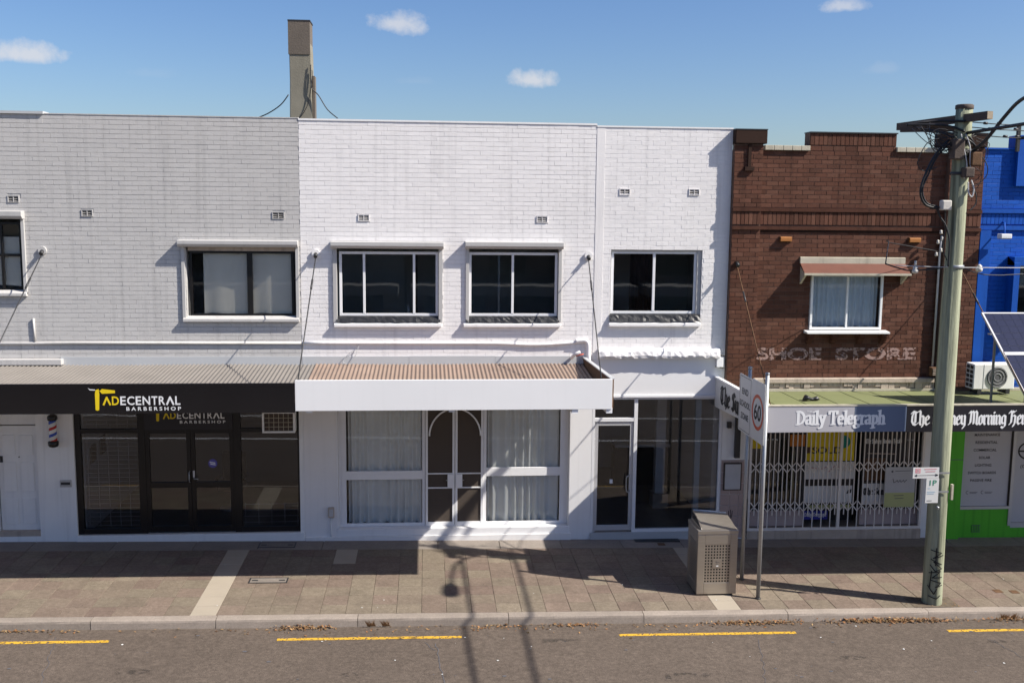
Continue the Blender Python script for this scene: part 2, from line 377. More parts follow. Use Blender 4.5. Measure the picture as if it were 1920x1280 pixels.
def brickwork(parent, mat, zones, seed, yface=0.0, L_=.23, H_=.076, bed=.0085, perp=.0025, dep=.012, ch=.003, jit=.0009, proud=.0011, nind=300, variants=10, zref=None):
    """zones: (x0,x1,z0,z1,holes,yoff,style); lays bricks course by course round the openings. The nearest nind
    whole bricks are objects of their own, the rest are one joined part"""
    rg = random.Random(seed); bricks = []
    for (x0, x1, z0, z1, holes, yo, style) in zones:
        if style == 'soldier':
            n = max(1, round((x1-x0)/(H_+bed))); pw = (x1-x0)/n
            for k in range(n): bricks.append((x0+k*pw+bed/2, x0+(k+1)*pw-bed/2, z0+bed/2, z1-bed/2, yface+yo+rg.uniform(-proud, proud), False))
            continue
        n = max(1, round((z1-z0)/(H_+bed))); ph = (z1-z0)/n; lw = L_+perp
        for c in range(n):
            za, zb = z0+c*ph, z0+(c+1)*ph; cz = (za+zb)/2
            iv = [(x0, x1)]
            for h in holes:
                if h[2] < cz < h[3]:
                    nv = []
                    for a, b in iv:
                        if h[1] <= a or h[0] >= b: nv.append((a, b)); continue
                        if h[0] > a: nv.append((a, h[0]))
                        if h[1] < b: nv.append((h[1], b))
                    iv = nv
            off = (c % 2)*lw/2 + rg.uniform(-.012, .012); cj = 0.0; run = 0
            for a, b in iv:
                x = x0 - lw + off
                while x < b:
                    p, q = max(x, a), min(x+lw, b)
                    if run <= 0: run = rg.randint(2, 9); cj = rg.choice((0, 0, .001, .0018, .003)) if perp < .005 else 0.0
                    run -= 1
                    if q-p > .035:
                        whole = (q-p) > lw-.001
                        bricks.append((p+perp/2, q-perp/2, za+bed/2+rg.uniform(-.0012, .0012)-cj*.5, zb-bed/2+rg.uniform(-.0012, .0012)+cj, yface+yo+rg.uniform(-proud, proud), whole))
                    x += lw
    order = sorted((i for i, b in enumerate(bricks) if b[5]), key=lambda i: (bricks[i][0]-CAM.x)**2 + (bricks[i][2]-CAM.z)**2)
    ind = set(order[:nind])
    vs_ = []
    hh = None
    for i in ind: hh = bricks[i][3]-bricks[i][2]; break
    for k in range(variants):
        v, f = brick_verts(-L_/2, L_/2, 0, hh or H_, 0, dep, ch, jit, rg)
        b = MB(); b.v = v; b.f = f; b.r = [rg.random()]*len(v); vs_.append(b.mesh('brick', mat))
    big_ = MB(); big_.r = []
    for i, (a, c, d, e, y, wh) in enumerate(bricks):
        if i in ind:
            o = bpy.data.objects.new('brick', rg.choice(vs_)); put(o, ((a+c)/2, y, d), parent); o.scale = (1, 1, (e-d)/(hh or H_))
        else:
            v, f = brick_verts(a, c, d, e, y, dep, ch, jit, rg); k = len(big_.v)
            big_.v += v; big_.f += [tuple(q+k for q in t) for t in f]; big_.r += [rg.random()]*len(v)
    if big_.v: big_.build('brick_courses', mat, parent, kind='stuff')

# lettering -------------------------------------------------------
def frame_xy(y):            # plane facing the street: u -> X, v -> Z
    return lambda u, v, d=0: (u, y-d, v)
def frame_side(x):          # plane facing -X (street traffic side): u -> -Y ... reading left to right towards the kerb
    return lambda u, v, d=0: (x-d, -u, v)
def text(body, mat, parent, box_, fr, bold=0.0, name='lettering', thick=.003, shear=0.0, align_all=True):
    cu = bpy.data.curves.new('t', 'FONT'); cu.body = body; cu.size = 1; cu.offset = bold; cu.resolution_u = 3; cu.shear = shear
    ob = bpy.data.objects.new('t', cu); me = bpy.data.meshes.new_from_object(ob)
    vs_ = [tuple(v.co) for v in me.vertices]; fs = [tuple(p.vertices) for p in me.polygons]
    bpy.data.objects.remove(ob); bpy.data.curves.remove(cu); bpy.data.meshes.remove(me)
    if not vs_: return None
    xs = [v[0] for v in vs_]; ys = [v[1] for v in vs_]; a, b, c, d = min(xs), max(xs), min(ys), max(ys)
    x0, x1, z0, z1 = box_
    q = MB(); q.v = [fr(x0+(v[0]-a)/(b-a)*(x1-x0), z0+(v[1]-c)/(d-c)*(z1-z0), thick) for v in vs_]; q.f = fs
    return q.build(name, mat, parent)
BLACK = {
 'T': (4.4, [[(-.2, 6.3), (.7, 7.4), (2.6, 6.7), (3.9, 7.5)], [(1.1, 6.9), (.3, 5), (.2, 2), (1.1, .3), (2.4, 0), (3.6, 1.1)], [(2.0, 6.7), (2.0, 1.2)]]),
 'h': (3.1, [[(-.2, 7.7), (.3, 7.1), (.3, .6), (.8, 0)], [(.3, 4.1), (1.3, 5), (2.1, 4.3), (2.1, .4), (1.5, -1)]]),
 'e': (2.7, [[(.3, 4.3), (.2, .9), (1, 0), (2.2, .9)], [(.3, 4.3), (1.2, 5), (2, 4.1), (1.7, 3.1), (.3, 2.3)]]),
 'S': (3.9, [[(3.2, 6.3), (2.2, 7.4), (.7, 6.8), (.5, 5.2), (2.9, 3.2), (2.9, 1.1), (1.7, 0), (.1, 1)], [(1.6, 6.9), (1.6, .8)]]),
 'y': (3.0, [[(-.1, 5), (.3, 4.4), (.3, 1), (1.2, .2), (2.1, 1)], [(1.7, 5), (2.1, 4.4), (2.1, -.6), (1.1, -2)]]),
 'd': (3.0, [[(.3, 4.3), (.2, .9), (1, 0), (2.1, .8), (2.2, 4.5), (.4, 7.3)], [(.3, 4.3), (1.2, 5), (2.1, 4.4)]]),
 'n': (3.1, [[(-.1, 5), (.3, 4.4), (.3, .6), (.8, 0)], [(.3, 4.1), (1.3, 5), (2.1, 4.3), (2.1, .6), (2.6, 0)]]),
 'M': (5.3, [[(-.1, 6.4), (.6, 7.3), (1, 6.3), (.7, 1), (-.1, .1)], [(.9, 6.2), (1.8, 7.4), (2.5, 6.4), (2.5, .5)], [(2.5, 6.2), (3.5, 7.4), (4.2, 6.4), (4.1, .6), (4.8, 0)]]),
 'o': (2.8, [[(.3, 4.3), (.2, .8), (1.1, 0)], [(1, 5), (2, 4.2), (2, .8), (1.1, 0)], [(.3, 4.3), (1, 5)]]),
 'r': (2.3, [[(-.1, 5), (.3, 4.4), (.3, .6), (.8, 0)], [(.3, 4.1), (1.2, 5), (1.8, 4.4)]]),
 'i': (1.4, [[(-.1, 5), (.3, 4.4), (.3, .6), (.8, 0)], [(.2, 6.7), (.5, 6.3)]]),
 'g': (2.9, [[(.3, 4.3), (.2, 1.2), (1, .4), (2, 1.2)], [(.3, 4.3), (1.1, 5), (2.1, 4.4), (2.1, -.8), (1, -2), (.1, -1.3)]]),
 'H': (4.5, [[(-.2, 6.2), (.6, 7.4), (1.2, 6.6), (1.0, 1), (.1, 0)], [(1.0, 4), (2.3, 5), (3.3, 4.2), (3.2, .6), (2.3, -1.2)], [(1.6, 7.2), (2.6, 6.6), (3.4, 7.3)]]),
 'a': (2.8, [[(.3, 4.2), (1, 5), (1.9, 4.3), (1.9, .6), (2.4, 0)], [(1.9, 2.6), (.4, 2), (.3, .8), (1, 0), (1.9, .9)]]),
 'l': (1.4, [[(-.2, 7.7), (.3, 7.1), (.3, .6), (.8, 0)]]),
 'u': (3.1, [[(-.1, 5), (.3, 4.4), (.3, .8), (1.1, 0), (2.1, .9)], [(1.7, 5), (2.1, 4.4), (2.1, .6), (2.6, 0)]]),
 'w': (3.9, [[(-.1, 5), (.3, 4.4), (.4, .8), (1.1, 0), (1.7, .8)], [(1.3, 5), (1.7, 4.4), (1.7, .8), (2.4, 0), (3, 1.2), (3, 4.3), (2.5, 5)]]),
 's': (2.5, [[(1.8, 4.3), (1, 5), (.2, 4), (1.8, 1.6), (1.7, .7), (1, 0), (.1, .7)]]),
 ' ': (1.6, [])}
def arc(cx, cy, rx, ry, a0, a1, n=8): return [(cx+rx*math.cos(R(a0+(a1-a0)*k/n)), cy+ry*math.sin(R(a0+(a1-a0)*k/n))) for k in range(n+1)]
ROMAN = {
 'D': (5.0, [[(.7, 0), (.7, 7)], arc(.9, 3.5, 3.2, 3.3, 88, -88), [(-.1, 6.9), (1.4, 6.9)], [(-.1, .1), (1.4, .1)]]),
 'a': (3.7, [arc(1.4, 3.6, 1.2, 1.2, 160, 0, 6) + [(2.6, .4), (3.3, .2)], arc(1.4, 1.4, 1.1, 1.2, 60, 330)]),
 'i': (1.9, [[(.8, 0), (.8, 4.8)], [(.1, 4.7), (.9, 4.7)], [(0, .1), (1.6, .1)], [(.65, 6.4), (.95, 6.6)]]),
 'l': (1.9, [[(.8, 0), (.8, 7.2)], [(.1, 7.1), (.9, 7.1)], [(0, .1), (1.6, .1)]]),
 'y': (4.0, [[(.5, 4.7), (2.0, .5)], [(3.3, 4.7), (1.5, -1.4), (.6, -2), (.2, -1.6)], [(-.1, 4.7), (1.2, 4.7)], [(2.6, 4.7), (3.8, 4.7)]]),
 'T': (4.9, [[(2.3, 0), (2.3, 7)], [(.1, 6.9), (4.5, 6.9)], [(.1, 5.5), (.15, 6.9)], [(4.45, 5.5), (4.5, 6.9)], [(1.5, .1), (3.1, .1)]]),
 'e': (3.7, [[(.5, 2.6), (3.0, 2.6)], arc(1.75, 2.4, 1.3, 2.3, 5, 310, 12)]),
 'g': (3.6, [arc(1.5, 3.3, 1.1, 1.4, 0, 360, 10), arc(1.5, -.8, 1.4, 1.0, 0, 360, 10), [(.9, 1.7), (.6, 1.0), (1.2, .4)], [(2.4, 4.4), (3.3, 4.9)]]),
 'r': (2.9, [[(.8, 0), (.8, 4.6)], [(.8, 3.2), (1.5, 4.6), (2.3, 4.5)], [(.1, 4.6), (.9, 4.6)], [(0, .1), (1.8, .1)]]),
 'p': (3.9, [[(.8, -2), (.8, 4.6)], arc(1.9, 2.4, 1.4, 2.2, 140, -140, 10), [(.1, 4.6), (.9, 4.6)], [(0, -1.9), (1.7, -1.9)]]),
 'h': (4.0, [[(.8, 0), (.8, 7.2)], arc(1.9, 3.2, 1.1, 1.4, 160, 0, 6) + [(3.0, 0)], [(.1, 7.1), (.9, 7.1)], [(0, .1), (1.5, .1)], [(2.4, .1), (3.7, .1)]]),
 ' ': (1.8, [])}
def nib_text(body, glyphs, mat, parent, box_, fr, nib=1.15, ang=40, name='lettering', base=(-2.2, 7.7)):
    n = Vector((math.cos(R(ang)), math.sin(R(ang))))*nib/2; th = Vector((-math.sin(R(ang)), math.cos(R(ang))))*nib*.16
    quads = []; x = 0
    for ch in body:
        wd, st = glyphs[ch]
        for s_ in st:
            for a, b in zip(s_, s_[1:]):
                a = Vector((a[0]+x, a[1])); b = Vector((b[0]+x, b[1])); d = (b-a)
                if d.length < 1e-6: continue
                pts = [a-n-th, a+n-th, a+n+th, a-n+th, b-n-th, b+n-th, b+n+th, b-n+th]
                # convex hull of the pen at both ends
                P = sorted({(round(p.x, 4), round(p.y, 4)) for p in pts})
                def half(Q):
                    h = []
                    for p in Q:
                        while len(h) > 1 and (h[-1][0]-h[-2][0])*(p[1]-h[-2][1]) - (h[-1][1]-h[-2][1])*(p[0]-h[-2][0]) <= 0: h.pop()
                        h.append(p)
                    return h
                quads.append(half(P)[:-1] + half(P[::-1])[:-1])
        x += wd
    x0, x1, z0, z1 = box_; sx = (x1-x0)/x; sz = (z1-z0)/(base[1]-base[0]); b = MB()
    for k, q in enumerate(quads): b.poly([fr(x0+p[0]*sx, z0+(p[1]-base[0])*sz, .003+(k % 60)*.00012) for p in q])
    return b.build(name, mat, parent)
def strokes(lines, wd, mat, parent, fr, name='lettering'):
    """flat pen strokes of constant width, lines in plane coordinates"""
    b = MB(); k = 0
    for l_ in lines:
        for a, c in zip(l_, l_[1:]):
            a = Vector(a); c = Vector(c); d = (c-a).normalized()*wd/2; s = Vector((-d.y, d.x)); k += 1
            b.poly([fr(*p, .002+.0002*(k % 30)) for p in (a-d*.7-s, c+d*.7-s, c+d*.7+s, a-d*.7+s)])
    return b.build(name, mat, parent)

def corrugated(name, mat, parent, x0, x1, y0, z0, y1, z1, pitch=.076, amp=.010, kind=None, seed=0):
    n = int((x1-x0)/pitch*8); b = MB(); rg = random.Random(seed); rows = 5
    for r_ in range(rows):
        t = r_/(rows-1)
        for k in range(n+1):
            x = x0+(x1-x0)*k/n; b.v.append((x, y0+(y1-y0)*t, z0+(z1-z0)*t + amp*math.sin(2*math.pi*(x-x0)/pitch) + .006*math.sin(x*1.7+seed+t*2)))
    for r_ in range(rows-1):
        for k in range(n): i = r_*(n+1)+k; b.f.append((i, i+1, i+n+2, i+n+1))
    b.sm = True
    return b.build(name, mat, parent, kind=kind)
def curtain(name, mat, parent, x0, x1, y, z0, z1, seed, amp=.03, wave=.11):
    rg = random.Random(seed); b = MB(); n = max(24, int((x1-x0)/.012)); ph = 0; cols = []
    for k in range(n+1):
        x = x0+(x1-x0)*k/n; ph += (2*math.pi/wave)*((x1-x0)/n)*(.6+.8*abs(math.sin(x*3.1+seed)))
        cols.append((x, ph))
    zs = [z0+(z1-z0)*t for t in (0, .06, .25, .5, .75, 1)]
    for i, z in enumerate(zs):
        g = 1.25-.5*i/5
        for x, p in cols: b.v.append((x+.008*math.sin(p*.5+z), y+amp*g*math.sin(p)+.01*math.sin(x*7+z*1.3), z+(.012*math.sin(p*.5) if i == 0 else 0)))
    m = n+1
    for i in range(len(zs)-1):
        for k in range(n): a = i*m+k; b.f.append((a, a+1, a+m+1, a+m))
    b.sm = True
    return b.build(name, mat, parent)
def vent(parent, x0, x1, z0, z1, y, mat):
    """terracotta-size air brick: frame with slats over a dark hole, a part of its wall"""
    b = MB(); t = .013
    b.box(x0, x1, y-.012, y+.02, z0, z0+t).box(x0, x1, y-.012, y+.02, z1-t, z1).box(x0, x0+t, y-.011, y+.02, z0+t, z1-t).box(x1-t, x1, y-.011, y+.02, z0+t, z1-t)
    xm = (x0+x1)/2; b.box(xm-.005, xm+.005, y-.009, y+.02, z0+t, z1-t)
    o = b.build('air_vent', mat, parent)
    n = 3
    for k in range(n):
        zz = z0+t+(z1-z0-2*t)*(k+.75)/n
        for a, c in ((x0+t, xm-.007), (xm+.007, x1-t)):
            MB().prism([(y+.010, zz+.001), (y-.006, zz-.005), (y-.006, zz-.009), (y+.010, zz-.003)], 'x', a, c).build('slat', mat, o)
    box('recess', 'interior_dark', o, x0+.004, x1-.004, y+.0205, y+.024, z0+.004, z1-.004)
    return o
def framed(name, parent, x0, x1, z0, z1, y, t, mat, xm=(), zm=(), glassm='window_glass', tm=None, d=.05):
    """frame with mullions and transoms (one part), each pane a sub-part"""
    tm = tm or t; b = MB(); b.box(x0, x1, y, y+d, z0, z0+t).box(x0, x1, y, y+d, z1-t, z1).box(x0, x0+t, y, y+d, z0+t, z1-t).box(x1-t, x1, y, y+d, z0+t, z1-t)
    X = [x0+t] + sorted(xm) + [x1-t]; Z = [z0+t] + sorted(zm) + [z1-t]
    for x in xm: b.box(x-tm/2, x+tm/2, y-.004, y+d-.004, z0+t, z1-t)
    for z in zm: b.box(x0+t, x1-t, y-.002, y+d-.006, z-tm/2, z+tm/2)
    o = b.build(name, mat, parent, bevel=.003)
    if glassm:
        for i in range(len(X)-1):
            for j in range(len(Z)-1):
                a = X[i]+(tm/2 if i else 0); c = X[i+1]-(tm/2 if i < len(X)-2 else 0); e = Z[j]+(tm/2 if j else 0); f = Z[j+1]-(tm/2 if j < len(Z)-2 else 0)
                box('pane', glassm, o, a-.003, c+.003, y+d*.5, y+d*.5+.006, e-.003, f+.003)
    return o
exec_parts = True

# ------------------------------------------------------------------ the setting: ground, road, kerb, footpath
def sheet(name, mat, x0, x1, y0, y1, dz, kind='structure', parent=None):
    o = MB().quad((x0, y0, gz(x0)+dz), (x1, y0, gz(x1)+dz), (x1, y1, gz(x1)+dz), (x0, y1, gz(x0)+dz)).build(name, mat, parent)
    if kind: o['kind'] = kind
    return o
g = MB().quad((-900, -900, -2.0), (900, -900, -2.0), (900, 900, -2.0), (-900, 900, -2.0)).build('ground', 'earth'); g['kind'] = 'structure'
YK = -3.83                                              # kerb face
road = sheet('road', 'asphalt', -70, 70, -16.5, YK+.02, -.14)
foot = sheet('footpath', 'paver_joint', -70, 70, -3.66, 1.0, -.012)
farf = sheet('far_footpath', 'concrete', -70, 70, -24.5, -16.4, -.02)
TH = math.atan(-SLOPE)
# paving slabs
px, py = .405, (3.64-.54)/8; rg = random.Random(3)
cells = []
for k in range(-58, 75):
    for r_ in range(8):
        xa = -3.74+k*px; ya = -.54-r_*py
        cells.append((k, r_, xa, ya))
def pav_mesh(mat, rv, sx, sy, jit=.0015):
    b = MB(); h = .02; c = .0035
    def j(): return rg.uniform(-jit, jit)
    for z, q in ((-h, 0), (-c, 0), (j(), c)):
        for x, y in ((-sx/2+q, -sy/2+q), (sx/2-q, -sy/2+q), (sx/2-q, sy/2-q), (-sx/2+q, sy/2-q)): b.v.append((x+j(), y+j(), z+j()*.6))
    for k in (0, 4):
        for i in range(4): b.f.append((k+i, k+(i+1) % 4, k+4+(i+1) % 4, k+4+i))
    b.f.append((8, 9, 10, 11)); b.r = [rv]*12; return b
PALE = {0, 21}
pv = [pav_mesh('paver', rg.random(), px-.0045, py-.0045).mesh('paver', 'paver') for _ in range(14)]
pp = [pav_mesh('pale_paver', rg.random(), px-.004, py-.004).mesh('paver', 'pale_paver') for _ in range(5)]
cells.sort(key=lambda c: abs(c[2]-.9))
rest = {'paver': MB(), 'pale_paver': MB()}
for q in rest.values(): q.r = []
for i, (k, r_, xa, ya) in enumerate(cells):
    cx, cy = xa+px/2, ya-py/2; pale = k in PALE or (k == 5 and r_ in (0, 1)) or (k == -30)
    if i < 300:
        o = bpy.data.objects.new('paver', rg.choice(pp if pale else pv)); put(o, (cx, cy, gz(cx)+rg.uniform(-.0012, .0012)), foot); o.rotation_euler = (0, TH, 0)
    else:
        q = rest['pale_paver' if pale else 'paver']; b = pav_mesh('paver', rg.random(), px-.0045, py-.0045); n0 = len(q.v)
        q.v += [(cx+v[0], cy+v[1], gz(cx+v[0])+v[2]) for v in b.v]; q.f += [tuple(t+n0 for t in f) for f in b.f]; q.r += b.r
rest['paver'].build('paver_field', 'paver', foot, kind='stuff')
rest['pale_paver'].build('pale_paver_field', 'pale_paver', foot, kind='stuff')
# concrete strip along the shopfronts
x = -12.0
while x < 15:
    ln = rg.choice((1.2, 1.5, 1.8, 2.2)); b = pav_mesh('concrete', rg.random(), ln-.012, .528)
    b.v = [(x+ln/2+v[0], -.274+v[1], gz(x+ln/2+v[0])+v[2]+.001) for v in b.v]; b.build('concrete_slab', 'concrete', foot); x += ln
# kerb
kerb = MB().quad((-70, YK+.03, gz(-70)-.16), (70, YK+.03, gz(70)-.16), (70, -3.66, gz(70)-.16), (-70, -3.66, gz(-70)-.16)).build('kerb', 'kerb_concrete'); kerb['kind'] = 'structure'
x = -12.4
while x < 15:
    ln = rg.choice((1.9, 2.2, 2.4, 2.4)); b = MB(); jy = rg.uniform(-.006, .006)
    prof = [(-3.655, -.16), (YK+jy, -.16), (YK+.012+jy, -.045), (YK+.022+jy, -.016), (YK+.05+jy, -.001), (-3.655, .002)]
    n = 8
    for i in range(n+1):
        xx = x+.005+(ln-.01)*i/n
        for y, z in prof: b.v.append((xx, y+rg.uniform(-.003, .003), gz(xx)+z+rg.uniform(-.002, .002)))
    m = len(prof)
    for i in range(n):
        for j in range(m): b.f.append((i*m+j, i*m+(j+1) % m, (i+1)*m+(j+1) % m, (i+1)*m+j))
    b.f += [tuple(range(m)), tuple(n*m+j for j in range(m))[::-1]]; b.r = [rg.random()]*len(b.v)
    b.build('kerb_stone', 'kerb_concrete', kerb); x += ln
MB().quad((-70, YK, gz(-70)+.0), (-12.4, YK, gz(-12.4)), (-12.4, -3.655, gz(-12.4)), (-70, -3.655, gz(-70))).build('kerb_run', 'kerb_concrete', kerb)
MB().quad((15, YK, gz(15)), (70, YK, gz(70)), (70, -3.655, gz(70)), (15, -3.655, gz(15))).build('kerb_run', 'kerb_concrete', kerb)
# yellow line along the kerb, broken
def marking(x0, x1, y0, y1, wd):
    b = MB(); n = 26; top = []; bot = []
    for i in range(n+1):
        xx = x0+(x1-x0)*i/n; yy = y0+(y1-y0)*i/n; e = rg.uniform(-.006, .006)
        top.append((xx, yy+wd/2+e, gz(xx)-.136)); bot.append((xx, yy-wd/2+rg.uniform(-.006, .006), gz(xx)-.136))
    for i in range(n): b.quad(bot[i], bot[i+1], top[i+1], top[i])
    return b.build('road_marking', 'yellow_line', road)
for a, c in ((-7.6, -4.79), (-2.29, .53), (3.01, 5.87), (8.39, 11.2)): marking(a, c, -4.28, -4.27, .085)
for yy in (-9.2, -12.4): marking(-30, 30, yy, yy, .12).data.materials[0] = MATS['lettering_white']
# cracks, tar drops and litter on the road
def crack(pts, wd):
    b = MB()
    for (a, c) in zip(pts, pts[1:]):
        b.quad((a[0]-wd, a[1], gz(a[0])-.1365), (a[0]+wd, a[1], gz(a[0])-.1365), (c[0]+wd, c[1], gz(c[0])-.1365), (c[0]-wd, c[1], gz(c[0])-.1365))
    b.build('crack', 'lettering_grey', road)
def wob(x0, y0, x1, y1, n, a): return [(x0+(x1-x0)*i/n+rg.uniform(-a, a), y0+(y1-y0)*i/n) for i in range(n+1)]
crack(wob(.12, -4.5, .27, -6.1, 18, .022), .006); crack(wob(-.03, -4.45, .10, -4.75, 5, .02), .005); crack(wob(-5.6, -4.1, -5.2, -6.2, 22, .03), .004); crack(wob(5.2, -4.5, 4.7, -6.3, 20, .03), .0035); crack(wob(8.9, -4.6, 9.3, -6.3, 20, .03), .004)
b = MB(); b.r = []
for i in range(70):
    x = rg.uniform(-7, 11); y = rg.uniform(-6.4, -4.05); s = rg.uniform(.008, .03); n = 6; a0 = rg.uniform(0, 6)
    if rg.random() < .35: continue
    b.poly([(x+s*1.6*math.cos(a0+k*math.pi/3)*rg.uniform(.6, 1), y+s*math.sin(a0+k*math.pi/3)*rg.uniform(.6, 1), gz(x)-.1355) for k in range(n)])
b.r = None; b.build('tar_spots', 'lettering_grey', road, kind='stuff')
b = MB()
for i in range(34):
    x = rg.uniform(-7, 11); y = rg.uniform(-5.6, -4.0) if rg.random() < .7 else rg.uniform(-3.5, -2.2); s = rg.uniform(.006, .02); z = gz(x)+(-.134 if y < -3.85 else .004)
    b.poly([(x+s*math.cos(k*1.26)*rg.uniform(.6, 1.3), y+s*math.sin(k*1.26)*rg.uniform(.6, 1.3), z+rg.uniform(0, .004)) for k in range(5)])
b.build('litter_scraps', 'litter_white', road, kind='stuff')
# dry leaves in the gutter
b = MB(); b.r = []
def leaf(x, y, z, s):
    a = rg.uniform(0, 6.28); t = rg.uniform(-.7, .7); u = rg.uniform(-.7, .7); c, d = math.cos(a)*s, math.sin(a)*s
    p = [(x-c, y-d, z), (x+d*.5, y-c*.5, z+abs(t)*s*.9), (x+c, y+d, z+abs(u)*s), (x-d*.5, y+c*.5, z+.25*s)]
    b.quad(*p); b.r += [rg.random()]*4
for (xa, xb, n, hh) in ((-7.6, -5.2, 90, .02), (-2.4, -1.4, 170, .05), (.6, 1.6, 40, .02), (1.7, 3.0, 90, .03), (4.4, 6.2, 280, .05), (6.3, 9.0, 620, .06), (9.0, 12, 280, .05), (-8, 12, 220, .01)):
    for i in range(n):
        x = rg.triangular(xa, xb); y = YK-.01-abs(rg.gauss(0, .055 if hh > .015 else .16)); z = gz(x)-.137+rg.random()*hh*max(0, 1-(YK-y)/.16)
        leaf(x, y, z, rg.uniform(.012, .034))
for i in range(60):
    x = 8.5+rg.gauss(0, .25); y = -3.45+rg.gauss(0, .12); leaf(x, y, gz(x)+.006, rg.uniform(.01, .025))
lo = b.build('leaf_litter', 'leaf', kind='stuff'); lo['label'] = 'brown dry leaves gathered in the gutter along the kerb'; lo['category'] = 'leaves'
# weeds at the kerb joint
b = MB()
for x0 in (-.9, -.65, 9.6, 9.75):
    for i in range(26):
        a = rg.uniform(0, 6.28); h = rg.uniform(.04, .14); x = x0+rg.gauss(0, .03); y = YK-.01; t = .012
        b.poly([(x-t, y, gz(x)-.13), (x+t, y-.005, gz(x)-.13), (x+math.cos(a)*h*.6, y-abs(math.sin(a))*h*.6, gz(x)-.13+h)])
b.r = [.9]*len(b.v); wd_ = b.build('gutter_weeds', 'leaf', kind='stuff'); wd_['label'] = 'small dry weed tufts growing from the kerb joint'; wd_['category'] = 'weeds'
# old patches and oil marks on the asphalt, gum spots on the paving
M('asphalt_patch', (.080, .066, .056), .9, .10, 1, 1.0, 120, speck=.3, sscale=130, coarse=.16, spec=.2)
def blob(x, y, rx, ry, dz, n=18): return [(x+rx*math.cos(6.283*k/n)*rg.uniform(.82, 1.1), y+ry*math.sin(6.283*k/n)*rg.uniform(.82, 1.1), gz(x)+dz) for k in range(n)]
worn('oil_stain', (.05, .043, .037), 9, .44, .4)
for x, y, a, c in ((1.9, -4.45, .42, .06), (-4.2, -5.3, .30, .09), (6.4, -5.2, .22, .07), (-1.1, -5.5, .16, .06), (3.6, -5.7, .5, .10), (9.0, -4.7, .3, .05)): MB().poly(blob(x, y, a, c, -.1375)).build('oil_stain', 'oil_stain', road)
MB().poly(blob(-.45, -4.29, .38, .055, -.1345)).build('rust_stain', 'oil_stain', road)
b = MB()
for i in range(150):
    x = rg.uniform(-8, 11.5); y = rg.uniform(-3.6, -.7); q = rg.uniform(.008, .02); b.poly(blob(x, y, q, q*.8, .0032, 7))
b.build('gum_spots', 'oil_stain', foot, kind='stuff')
# earth square round the pole
MB().quad((8.15, -3.64, gz(8.15)+.004), (8.95, -3.64, gz(8.95)+.004), (8.95, -3.2, gz(8.95)+.004), (8.15, -3.2, gz(8.15)+.004)).build('tree_square', 'earth', foot)
# service covers let into the paving
def cover(x0, x1, y0, y1):
    z = gz((x0+x1)/2); t = .022; b = MB()
    for q in ((x0, x1, y0, y0+t), (x0, x1, y1-t, y1), (x0, x0+t, y0+t, y1-t), (x1-t, x1, y0+t, y1-t)): b.box(*q, z-.01, z+.008)
    o = b.build('access_cover', 'dark_metal', foot); o.rotation_euler = (0, TH, 0)
    MB().box(x0+t, x1-t, y0+t, y1-t, z-.01, z+.005).build('lid', 'concrete', o)
    for xx in (x0+.10, x1-.10): MB().box(xx-.05, xx+.05, (y0+y1)/2-.022, (y0+y1)/2+.022, z-.005, z+.009).build('lifting_slot', 'dark_metal', o)
cover(-3.21, -2.51, -.42, -.12); cover(-3.07, -2.41, -2.27, -2.02)
for x, y in ((10.0, -2.95), (10.28, -2.99), (4.59, -.34)): MB().box(x-.07, x+.07, y-.07, y+.07, gz(x)-.01, gz(x)+.006).build('valve_cover', 'rust', foot)

# ------------------------------------------------------------------ buildings
def shell(parent, x0, x1, top, inner='interior_wall', floor='interior_floor', depth=8.0, shopback=4.5, shopmat=None):
    e = .012
    b = MB()
    for a, c in ((x0+e, x0+.11), (x1-.11, x1-e)): b.box(a, c, .262, depth, -.4, top-.5)
    b.box(x0+.11, x1-.11, depth-.1, depth, -.4, top-.5).box(x0+e, x1-e, .262, depth, top-.5, top-.42)
    b.build('side_and_back_walls', inner, parent)
    box('upper_floor', inner, parent, x0+.112, x1-.112, .264, depth-.102, 3.28, 3.5)
    box('shop_floor', floor, parent, x0+.112, x1-.112, .02, depth-.102, -.35, .13)
    if shopmat: box('shop_partition', shopmat, parent, x0+.114, x1-.114, shopback, shopback+.08, .132, 3.278)
    box('bedroom_wall', 'interior_white', parent, x0+.114, x1-.114, 2.6, 2.66, 3.502, top-.51)
def shutter_box(parent, x0, x1, z0, z1, p=.16, mat='shutter_grey'):
    MB().prism([(.02, z1), (-p, z1-.012), (-p, z0+.05), (-p+.05, z0), (.02, z0)], 'x', x0, x1).build('shutter_box', mat, parent, bevel=.006)
def guides(parent, x0, x1, z0, z1, wd=.06, mat='shutter_grey', p=.035):
    for a in (x0, x1-wd): box('shutter_guide', mat, parent, a, a+wd, -p, .05, z0, z1, .004)
def sill(parent, x0, x1, z, mat, p=.085):
    MB().prism([(.06, z+.05), (-p, z), (-p, z-.055), (.012, z-.065), (.06, z-.065)], 'x', x0, x1).build('sill', mat, parent, bevel=.006)
def flashing_strip(parent, x0, x1, z0, z1, y=-.03, seed=1):
    rg = random.Random(seed); b = MB(); n = 30
    for i in range(n+1):
        x = x0+(x1-x0)*i/n
        for t, (yy, zz) in enumerate(((y+.06, z1), (y+.02, z1-.03), (y, (z0+z1)/2), (y-.03, z0+.015))):
            b.v.append((x, yy+rg.uniform(-.008, .008), zz+(rg.uniform(-.008, .012) if t else 0)))
    for i in range(n):
        for t in range(3): b.f.append((i*4+t, (i+1)*4+t, (i+1)*4+t+1, i*4+t+1))
    b.build('sill_flashing', 'black_flashing', parent)
